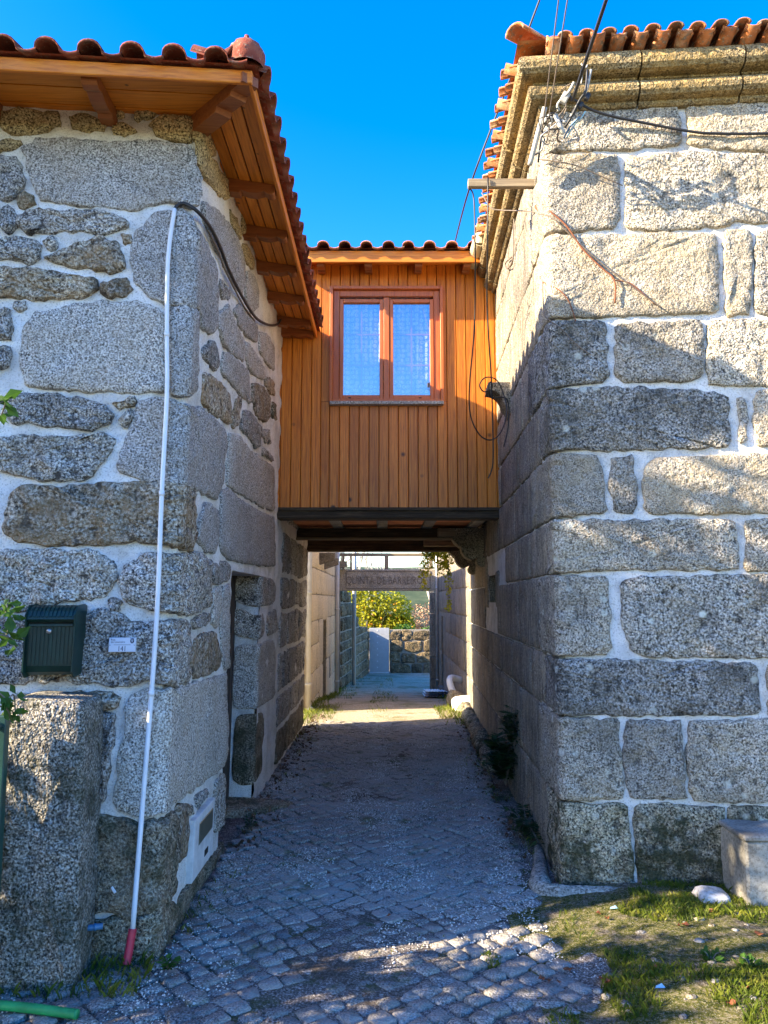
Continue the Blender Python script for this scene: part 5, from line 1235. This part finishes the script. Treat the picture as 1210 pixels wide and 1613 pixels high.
for i in range(1, 8): p = g0.lerp(g1, i / 8); MB().tube([p + Vector((0, 0, .12)), p + Vector((0, 0, 1.08))], .008, 8).build('bar', M['greeng'], GG)
# green hose on the ground
h0, h1 = at_z(-60, 1580, .03), at_z(122, 1598, .03); hp = spline([h0, h0.lerp(h1, .5) + Vector((0, .012, 0)), h1], 30)
tag(MB().tube(hp, [.017 + (.0018 if i % 2 else 0) for i in range(len(hp))], 12).build('green_hose', M['hose'], None, True), 'bright green corrugated pipe lying on the ground at the bottom left', 'pipe')

# ------------------------------------------------------------------ wires and fittings on the right
def wire(name, pts, r, mat, label, cat='cable', n=6, sp=5, group=None):
    return tag(MB().tube(spline(pts, sp) if sp else pts, r, n).build(name, M[mat], None, True), label, cat, group)
rpt = lambda px, py, off: RM.at(*RM.hit(px, py, rfn, rf), off)
apt = lambda px, py, off: (lambda q: RM.at(-q[0], q[1], off))(RM.hit(px, py, rn, rd))
wire('black_cable', [rpt(*q) for q in ((885,178,.18),(919,185,.10),(953,194,.08),(1016,204,.06),(1079,214,.05),(1121,218,.05),(1210,218,.05),(1400,214,.05))], .009, 'black', 'black cable running along the right house front just below the cornice')
a = at_y(902, 158, 4.18); b = at_y(955, 0, 3.55); d_ = (b - a)
wire('overhead_cable', [a, a + d_ * .5, b, a + d_ * 3, a + d_ * 9 + Vector((0, 0, -.3))], .010, 'black', 'thick twisted overhead cable rising steeply from the right house corner bracket')
for lab, p0_, p1_ in (('thin overhead wire, left one of the pair above the right corner', (853, 215), (880, 0)), ('thin overhead wire, right one of the pair above the right corner', (862, 200), (894, 0))):
    a, b = at_y(*p0_, 4.28), at_y(*p1_, 3.7); d_ = b - a; wire('overhead_wire', [a, a + d_ * .5, b, a + d_ * 3, a + d_ * 8], .0035, 'brown', lab)
a, b, c_ = at_y(716, 385, 8.4), at_y(741, 292, 7.0), at_y(850, 0, 6.2); wire('overhead_cable', [a, b, b.lerp(c_, .5), c_, b.lerp(c_, 2.2)], .009, 'black', 'black overhead cable passing behind the right house roof corner down to the bridge roof')
# bracket cluster at the corner
CBK = thing('cable_bracket', 'tangle of grey clamps and cable ends fixed at the top of the right house corner', 'cable bracket', tuple(at_y(880, 195, 4.3)))
P_ = lambda x, y, D: at_y(830 + x / 6.72, 80 + y / 6.72, D)
for pts, r, mt in (([(30,1210,4.40),(110,900,4.35),(190,600,4.3)], .016, 'grey'), ([(180,770,4.32),(240,690,4.26),(300,690,4.22),(350,790,4.2),(390,880,4.22)], .013, 'grey'), ([(190,790,4.34),(260,720,4.3),(330,740,4.26),(400,760,4.2)], .011, 'grey'),
                   ([(340,640,4.2),(330,560,4.18),(440,440,4.15),(500,330,4.12)], .008, 'grey'), ([(400,810,4.2),(460,720,4.16),(560,520,4.12),(620,420,4.1),(640,200,4.1)], .007, 'black'), ([(460,700,4.18),(540,560,4.14),(630,420,4.12),(680,200,4.1)], .007, 'grey'),
                   ([(390,930,4.24),(460,800,4.2),(560,700,4.16)], .005, 'blue'), ([(420,920,4.24),(500,790,4.2),(570,720,4.17),(620,640,4.15)], .004, 'cyan'), ([(600,150,4.1),(590,240,4.12),(575,350,4.13)], .004, 'grey'), ([(575,140,4.1),(620,180,4.1),(640,150,4.1)], .004, 'grey'),
                   ([(120,1180,4.4),(160,900,4.36),(230,700,4.32)], .006, 'black'), ([(90,1100,4.4),(160,1040,4.36),(180,900,4.34)], .006, 'grey')):
    MB().tube(spline([P_(*q) for q in pts], 5), r, 7).build('cable_end', M[mt], CBK, True)
rw = random.Random(8)
for k in range(11):
    x, y = rw.uniform(150, 520), rw.uniform(620, 1000); pts = [(x, y, 4.3)]
    for j in range(4): pts.append((pts[-1][0] + rw.uniform(-60, 110), pts[-1][1] + rw.uniform(-130, 60), 4.27 - j * .03))
    MB().tube(spline([P_(*q) for q in pts], 4), rw.choice((.003, .004, .006)), 6).build('cable_end', M[rw.choice(('grey', 'black', 'brown', 'steel'))], CBK, True)
for x, y, D, sx in ((400, 500, 4.17, .035), (640, 490, 4.12, .022), (570, 580, 4.14, .02), (210, 830, 4.33, .022), (500, 640, 4.16, .018)):
    p = P_(x, y, D); MB().box((-sx * .6, -.015, -sx), (sx * .6, .015, sx), .005, Matrix.Translation(p) @ Matrix.Rotation(.5, 4, 'Y')).build('clamp', M['grey' if x < 450 else 'black'], CBK)
# wooden arm on the lane wall with hanging wires
d5 = RM.hit(847, 290, rn, rd)[0]; aw = RM.c + rd * d5; z5 = RM.hit(847, 290, rn, rd)[1]; xt = at_y(737, 290, aw.y).x
tag(MB().box((xt, aw.y - .02, z5 - .028), (aw.x + .05, aw.y + .02, z5 + .03), .004).build('wooden_arm', M['wgrey'], None), 'weathered wooden arm sticking out of the right house lane wall', 'bracket')
Q_ = lambda x, y, D: at_y(700 + x / 3.225, 220 + y / 3.225, D)
wire('hanging_wire', [Q_(*q) for q in ((125,245,aw.y-.03),(150,300,aw.y),(157,560,aw.y),(157,800,5.3),(150,1000,5.4),(128,1250,5.5),(133,1400,5.6),(180,1500,5.7),(240,1525,5.8),(290,1480,5.95),(318,1380,6.1),(300,1290,6.2),(265,1220,6.2),(210,1208,6.15),(180,1245,6.1),(200,1280,6.1),(235,1270,6.15))], .0055, 'black', 'black wire hanging in a long loop before the timber cladding, left of the pair')
wire('hanging_wire', [Q_(*q) for q in ((222,195,aw.y-.03),(220,500,aw.y),(217,810,5.3),(225,1000,5.4),(238,1200,5.5),(245,1400,5.6),(248,1613,5.65),(240,1680,5.68),(222,1720,5.7))], .0055, 'black', 'straight black wire hanging before the timber cladding, right of the pair')
wire('cable_coil', [Q_(*q) for q in ((240,1300,6.1),(226,1260,6.1),(232,1232,6.1),(244,1245,6.1),(236,1290,6.12),(245,1310,6.15),(320,1320,6.2),(325,1450,6.2),(302,1560,6.2))], .006, 'black', 'small knotted coil of black wire beside the stone corbel stub')
wire('hooked_wire', [apt(*q) for q in ((817,335,.03),(817,360,.04),(817,395,.04),(816,415,.05),(808,423,.05),(806,414,.05),(814,405,.04))], .006, 'brown', 'short brown wire with a hook end on the lane wall of the right house')
wire('guy_wire', [Q_(*q) for q in ((190,270,5.2),(235,345,5.15),(290,358,5.1),(400,362,4.95),(490,372,4.75))], .004, 'brown', 'thin wire slanting from the wooden arm to a pin on the right house corner')
tag(MB().tube([Q_(465, 338, 4.78), Q_(500, 380, 4.7)], .012, 8).build('rusty_pin', plain('rust', (.2, .07, .03), .9), None), 'small rusty iron pin at the right house corner', 'pin')
for lab, pts, mt, r in (('orange wire slanting down across the upper right house front', ((868,338,.03),(890,362,.03),(915,398,.03),(945,428,.03),(965,447,.03),(966,482,.025)), 'rust', .0045),
                        ('thin grey wire stretched across the right house front below the bracket', ((862,255,.06),(900,270,.05),(940,285,.04),(978,300,.03)), 'brown', .003),
                        ('thin dead creeper stem on the right house front, longest one', ((850,330,.03),(870,350,.03),(905,385,.03),(950,425,.03),(1010,470,.03),(1040,490,.02)), 'brown', .003),
                        ('dead creeper stem branching right from the orange wire', ((965,447,.025),(985,449,.02),(1000,458,.02),(1030,485,.02)), 'rust', .003),
                        ('dead creeper stem hanging at the corner over the shadow edge', ((857,440,.02),(858,470,.02),(868,500,.025),(880,520,.025),(905,545,.02),(925,560,.02)), 'brown', .003),
                        ('dead creeper stem crossing the course below the orange wire', ((858,440,.02),(880,462,.02),(895,480,.02),(905,510,.02)), 'rust', .003)):
    m_ = M.get(mt) or bpy.data.materials['rust']; M[mt] = m_
    wire('dead_creeper' if 'stem' in lab else 'wall_wire', [rpt(q[0], q[1], q[2] + .024) for q in pts], r * 1.25, mt, lab, 'creeper' if 'stem' in lab else 'wire', 5, 4)
# concrete meter box and white rock
CX = thing('concrete_box', 'squat stained concrete utility box at the foot of the right house front', 'utility box', (2.2, 4.25, 0)); bz = .37
p = at_z(1180, 1436, .03)
MB().box((p.x, p.y, -.05), (p.x + .62, 4.47, bz), .012, None).build('body', M['conc'], CX)
MB().box((p.x - .012, p.y - .012, bz + .001), (p.x + .63, 4.47, bz + .03), .008).build('cap', M['conc'], CX)
MB().box((p.x + .13, p.y - .010, .06), (p.x + .5, p.y + .002, bz - .05), .004).build('door_panel', M['conc'], CX)
p = at_z(1120, 1420, .03); rk = stone(WallMap((p.x, p.y), (-1, 0), (0, -1), (1, 0), (0, -1), r=.001), [(-.075, .02), (.08, .02), (.085, .085), (-.05, .095), (-.08, .07)], M['quartz'], None, h=.08, amp=.008, edge=.012, base=-.05, name='white_rock'); tag(rk, 'white oblong rock lying beside the concrete box', 'rock')

# ------------------------------------------------------------------ plants and litter
random.seed(77)
def plant(name, label, c, n, size, rad, mat, group=None, cat='plant', hgt=.2):
    o = thing(name, label, cat, c, group); lm = MB(); sm_ = MB()
    for k in range(n):
        a = U(0, 6.28); tip = Vector(c) + Vector((math.cos(a) * rad[0] * U(.3, 1), math.sin(a) * rad[1] * U(.3, 1), hgt * U(.3, 1)))
        mid = Vector(c).lerp(tip, .5) + Vector((0, 0, hgt * .3)); st = spline([c, mid, tip], 5); sm_.tube(st, .0025, 4, False)
        for q in st[2:]:
            for sgn in (-1, 1):
                d = (tip - Vector(c)).normalized(); sd = d.cross(Vector((0, 0, 1))).normalized() * sgn; s_ = size * U(.6, 1.2); dr_ = (sd + d * .5 + Vector((0, 0, U(-.5, .2)))).normalized(); wv = dr_.cross(Vector((U(-.3, .3), U(-.3, .3), 1))).normalized()
                lm.add([q, q + dr_ * s_ * .5 + wv * s_ * .2, q + dr_ * s_, q + dr_ * s_ * .5 - wv * s_ * .2], [(0, 1, 2), (0, 2, 3)])
    sm_.build('stem', M['bark'], o); lm.build('leaves', M[mat], o); return o
c_ = apt(812, 1262, .02); plant('wall_fern', 'bushy dark green fern at the foot of the right lane wall', (c_.x - .06, c_.y, .06), 52, .10, (.2, .42), 'leafd', hgt=.38)
c_ = apt(818, 1200, .02); plant('wall_creeper', 'dark creeper climbing the right lane wall above the fern', (c_.x - .02, c_.y, .40), 30, .075, (.08, .32), 'leafd', hgt=.36)
c_ = apt(848, 1345, .02); plant('wall_weed', 'low dark weeds between the fern and the right house corner', (c_.x - .06, c_.y, .02), 30, .055, (.14, .45), 'leafd', hgt=.14)
for lab, px, py in (('bright green weed rosette near the white rock', 1120, 1520), ('bright green weed with broad leaves at the right edge', 1185, 1530), ('green weed by the red sleeve of the conduit', 265, 1528)):
    p = at_z(px, py, .03); plant('weed', lab, tuple(p), 7, .035, (.05, .05), 'leafg', 'weeds on the ground', hgt=.05)
c_ = at_z(395, 1310, 0); plant('weed', 'small weed at the foot of the left door step', (c_.x, c_.y, .01), 8, .03, (.06, .08), 'leafd', 'weeds on the ground', hgt=.08)
# climbing branches at the left edge
GB = thing('garden_climber', 'climbing plant with glossy green leaves reaching in from the left edge', 'plant', (-2.1, 2.7, 0)); st_ = MB(); lm = MB()
for pts in (((-60,700),(-20,650),(8,632),(2,655)), ((-60,900),(-30,955),(5,960),(18,975),(10,1000)), ((-40,1010),(0,1000),(22,1010),(26,1020)), ((-60,1060),(-10,1085),(10,1100),(22,1095),(24,1125)), ((-60,980),(0,978),(12,950)), ((-70,1120),(-20,1110),(12,1118),(16,1140))):
    P3 = spline([at_y(x, y, 2.75 + i * .05) for i, (x, y) in enumerate(pts)], 6); st_.tube(P3, .003, 5, False)
    lf = leaves(14, lambda: random.choice(P3[3:]) + Vector((U(-.02, .02), U(-.03, .03), U(-.02, .02))), .06); lm.add(lf.v, lf.f)
sp_ = [Vector((-2.1, 2.7, 0)), Vector((-2.0, 2.72, .6)), Vector((-1.95, 2.75, 1.2)), Vector((-1.92, 2.78, 2.3))]; st_.tube(spline(sp_, 5), .012, 6)
lf = leaves(200, lambda: Vector((-2.05 + U(-.2, .08), 2.8 + U(-.12, .15), U(.2, 2.5))), .07); lm.add(lf.v, lf.f)
st_.build('stem', M['bark'], GB); lm.build('leaves', M['leafg'], GB)
# grass: moss tufts and blades (uncountable)
mb = MB()
def blade(x, y, h):
    z = roadz(x, y); a = U(0, 6.28); w_ = U(.0015, .003); dx, dy = math.cos(a), math.sin(a); lx, ly = U(-.6, .6) * h, U(-.6, .6) * h
    mb.add([(x - dx * w_, y - dy * w_, z), (x + dx * w_, y + dy * w_, z), (x + lx * .4 + dx * w_ * .8, y + ly * .4 + dy * w_ * .8, z + h * .6), (x + lx, y + ly, z + h * .9)], [(0, 1, 2), (0, 2, 3)])
cnt = 0
while cnt < 26000:
    x, y = U(.45, 2.6), U(2.3, 4.42)
    if noise.fractal((x * 2.3, y * 2.3, 12), 1, 2, 3) < .10 + (.35 if x < .9 else 0) + .25 * sm(3.9, 4.4, y) * (x < 1.3): continue
    blade(x, y, U(.010, .040) * (1.5 if rnd() < .07 else 1)); cnt += 1
for _ in range(3200):
    x, y = U(-1.0, .8), U(2.8, 9)
    if noise.fractal((x * 2.8, y * 2.8, 12), 1, 2, 3) > .28: blade(x, y, U(.005, .018))
for _ in range(3800):      # verges: along the walls
    y = U(3.8, 21); s_ = random.random()
    if s_ < .55: x = -1.02 + abs(random.gauss(0, .09)) - (0.12 if y > 10.2 else 0)
    else: x = (1.0 + .036 * (y - 4.5)) - abs(random.gauss(0, .1)) - (.12 if y > 6.5 else 0)
    if noise.noise((x * 1.1, y * 1.1, 40)) > -.05 or y > 10.5: blade(x, y, U(.015, .06 if y < 10 else .11))
for _ in range(2500):
    y = U(11, 24); x = U(-1.1, -.6) + sm(19, 27, y) * .4 if rnd() < .55 else U(-.25, .25)
    if noise.noise((x * 2, y * .9, 50)) > -.1: blade(x, y, U(.02, .07))
for _ in range(1500):
    y = U(10.6, 12.2); x = random.choice((U(-1.15, -.7), U(.75, 1.15))); blade(x, y, U(.02, .08))
for _ in range(900): blade(U(-1.75, -1.0), U(3.3, 3.62), U(.02, .08))
tag(mb.build('grass', M['grass'], None), 'short mossy grass scattered over the ground and verges', 'grass', kind='stuff')
mb = MB()
def grit(x, y, s_, z=None):
    z = roadz(x, y) if z is None else z; v = [Vector((U(.6, 1.1), 0, 0)), Vector((0, U(.6, 1.1), 0)), Vector((-U(.6, 1.1), 0, 0)), Vector((0, -U(.6, 1.1), 0)), Vector((U(-.2, .2), U(-.2, .2), .7)), Vector((0, 0, -.5))]
    R = Matrix.Rotation(U(0, 6.28), 3, 'Z'); mb.add([(R @ q) * s_ + Vector((x, y, z)) for q in v], [(0, 1, 4), (1, 2, 4), (2, 3, 4), (3, 0, 4), (1, 0, 5), (2, 1, 5), (3, 2, 5), (0, 3, 5)])
cnt = 0
while cnt < 13000:
    y = 2.6 + 8.5 * rnd() ** 1.6; x = U(-1.0, .95 if y > 4.4 else 2.3)
    if y < 3.6: x = U(-1.7, 2.3)
    dn = noise.fractal((x * 1.7, y * 1.1, 60), 1, 2, 3) + .35 * math.exp(-((x + .0) / .35) ** 2) + .4 * math.exp(-((x - .75) / .18) ** 2) + .3 * math.exp(-((x + .85) / .15) ** 2)
    if dn < .33: continue
    grit(x, y, U(.0025, .007) * (1.6 if rnd() < .06 else 1), max(roadz(x, y), zg(x, y) + .010 if (y < 15 and x < .8) else -9) - .001); cnt += 1
tag(mb.build('gravel', M['quartz'], None), 'pale fine gravel scattered over the cobbled lane', 'gravel', kind='stuff')
lt = leaves(700, lambda: (lambda y: Vector(((-.99 + abs(random.gauss(0, .10)) if rnd() < .6 else 1.0 + .036 * (y - 4.5) - .1 - abs(random.gauss(0, .12))), y, zg(0, y) + U(.008, .03))))(U(5, 11)), .04)
tag(lt.build('leaf_litter', M['leafb'], None), 'brown dead leaf litter along both lane walls', 'leaf litter', kind='stuff')
# single stones and red leaves lying on the right-hand ground
for k in range(34):
    px, py = U(930, 1205), U(1440, 1600)
    p = at_z(px, py, .05); r_ = U(.008, .022)
    tag(boulder((p.x, p.y, roadz(p.x, p.y) + r_ * .3), (r_ * U(.9, 1.6), r_ * U(.8, 1.3), r_ * .8), random.choice(('rock', 'gcorb', 'gcorb', 'gcob')), None, 'pebble', k * 2.3, 8, 5), 'small loose pebble on the dirt and grass before the right house', 'pebble', 'pebbles on the ground before the right house')
for k, (px, py) in enumerate(((895, 1519), (853, 1534), (865, 1538), (880, 1540), (950, 1537), (958, 1543), (1080, 1468), (1120, 1449), (957, 1452), (943, 1442), (1175, 1570), (1195, 1480), (1030, 1530), (1150, 1590), (1068, 1470), (612, 1440))):
    p = at_z(px, py, .03); mb = MB(); s_ = U(.013, .026); z = roadz(p.x, p.y) + .014; a = U(0, 6.28)
    vs = [Vector((s_ * math.cos(a + q) * (1 if i % 2 == 0 else .62), s_ * .7 * math.sin(a + q) * (1 if i % 2 == 0 else .75), U(0, .016))) for i, q in enumerate([j * 6.283 / 9 for j in range(9)])]
    mb.add([Vector((0, 0, .002))] + vs, [(0, 1 + i, 1 + (i + 1) % 9) for i in range(9)])
    tag(mb.build('fallen_leaf', M['leafr'], None, False, (p.x, p.y, z)), 'curled orange-red dead leaf lying on the ground at the lower right' if px > 700 else 'dark red dead leaf lying on the middle of the cobbled lane', 'leaf', 'red leaves on the ground' if px > 700 else None)
for lab, px, py in (('pale blue scrap of plastic by the right house corner', 967, 1433), ('tiny light blue scrap in the sunlit grass', 1040, 1557)):
    p = at_z(px, py, .04); z = roadz(p.x, p.y) + .012; tag(MB().add([(p.x - .02, p.y, z), (p.x + .008, p.y - .014, z + .006), (p.x + .022, p.y - .002, z + .002), (p.x + .012, p.y + .014, z + .012), (p.x - .012, p.y + .012, z + .004)], [(0, 1, 2), (0, 2, 3), (0, 3, 4)]).build('plastic_scrap', M['cyan'], None), lab, 'litter')

# ------------------------------------------------------------------ garden left of the frame (shades the foreground)
random.seed(91)
HG = thing('garden_hedge', 'tall leafy garden hedge left of the house front', 'hedge', (-4.2, 1, 0))
def hedge_pt():
    y = U(-2.6, 3.0); top = (2.45 + .12 * noise.noise((y * 1.6, 3, 1))) if y < 2.45 else 1.78
    return Vector((-3.6 + U(-.3, .3), y, U(0, 1) ** .62 * top))
lm = leaves(9500, hedge_pt, .13); lm.build('leaves', M['leafd'], HG)
mb = MB()
for k in range(9): branchy(mb, Vector((-3.6, -2.3 + k * .65, 0)), Vector((0, 0, 1)), 1.1, .03, 2)
mb.build('stems', M['bark'], HG)
TT = thing('garden_tree', 'broadleaf garden tree standing left of the house front', 'tree', (-4.6, 2.5, 0))
cs = [((-4.3, 2.85, 4.75), (.9, .65, .9)), ((-4.5, 2.5, 4.0), (.9, .6, .8)), ((-4.2, 2.95, 3.7), (.8, .5, .7)), ((-4.9, 2.7, 4.8), (.8, .7, .7)), ((-4.4, 2.9, 3.3), (.6, .4, .4))]
leaves(1900, blob(cs), .22).build('crown', M['leafd'], TT); mb = MB(); branchy(mb, Vector((-4.6, 2.5, 0)), Vector((.05, .05, 1)), 2.6, .12, 4); mb.build('trunk', M['bark'], TT, True)
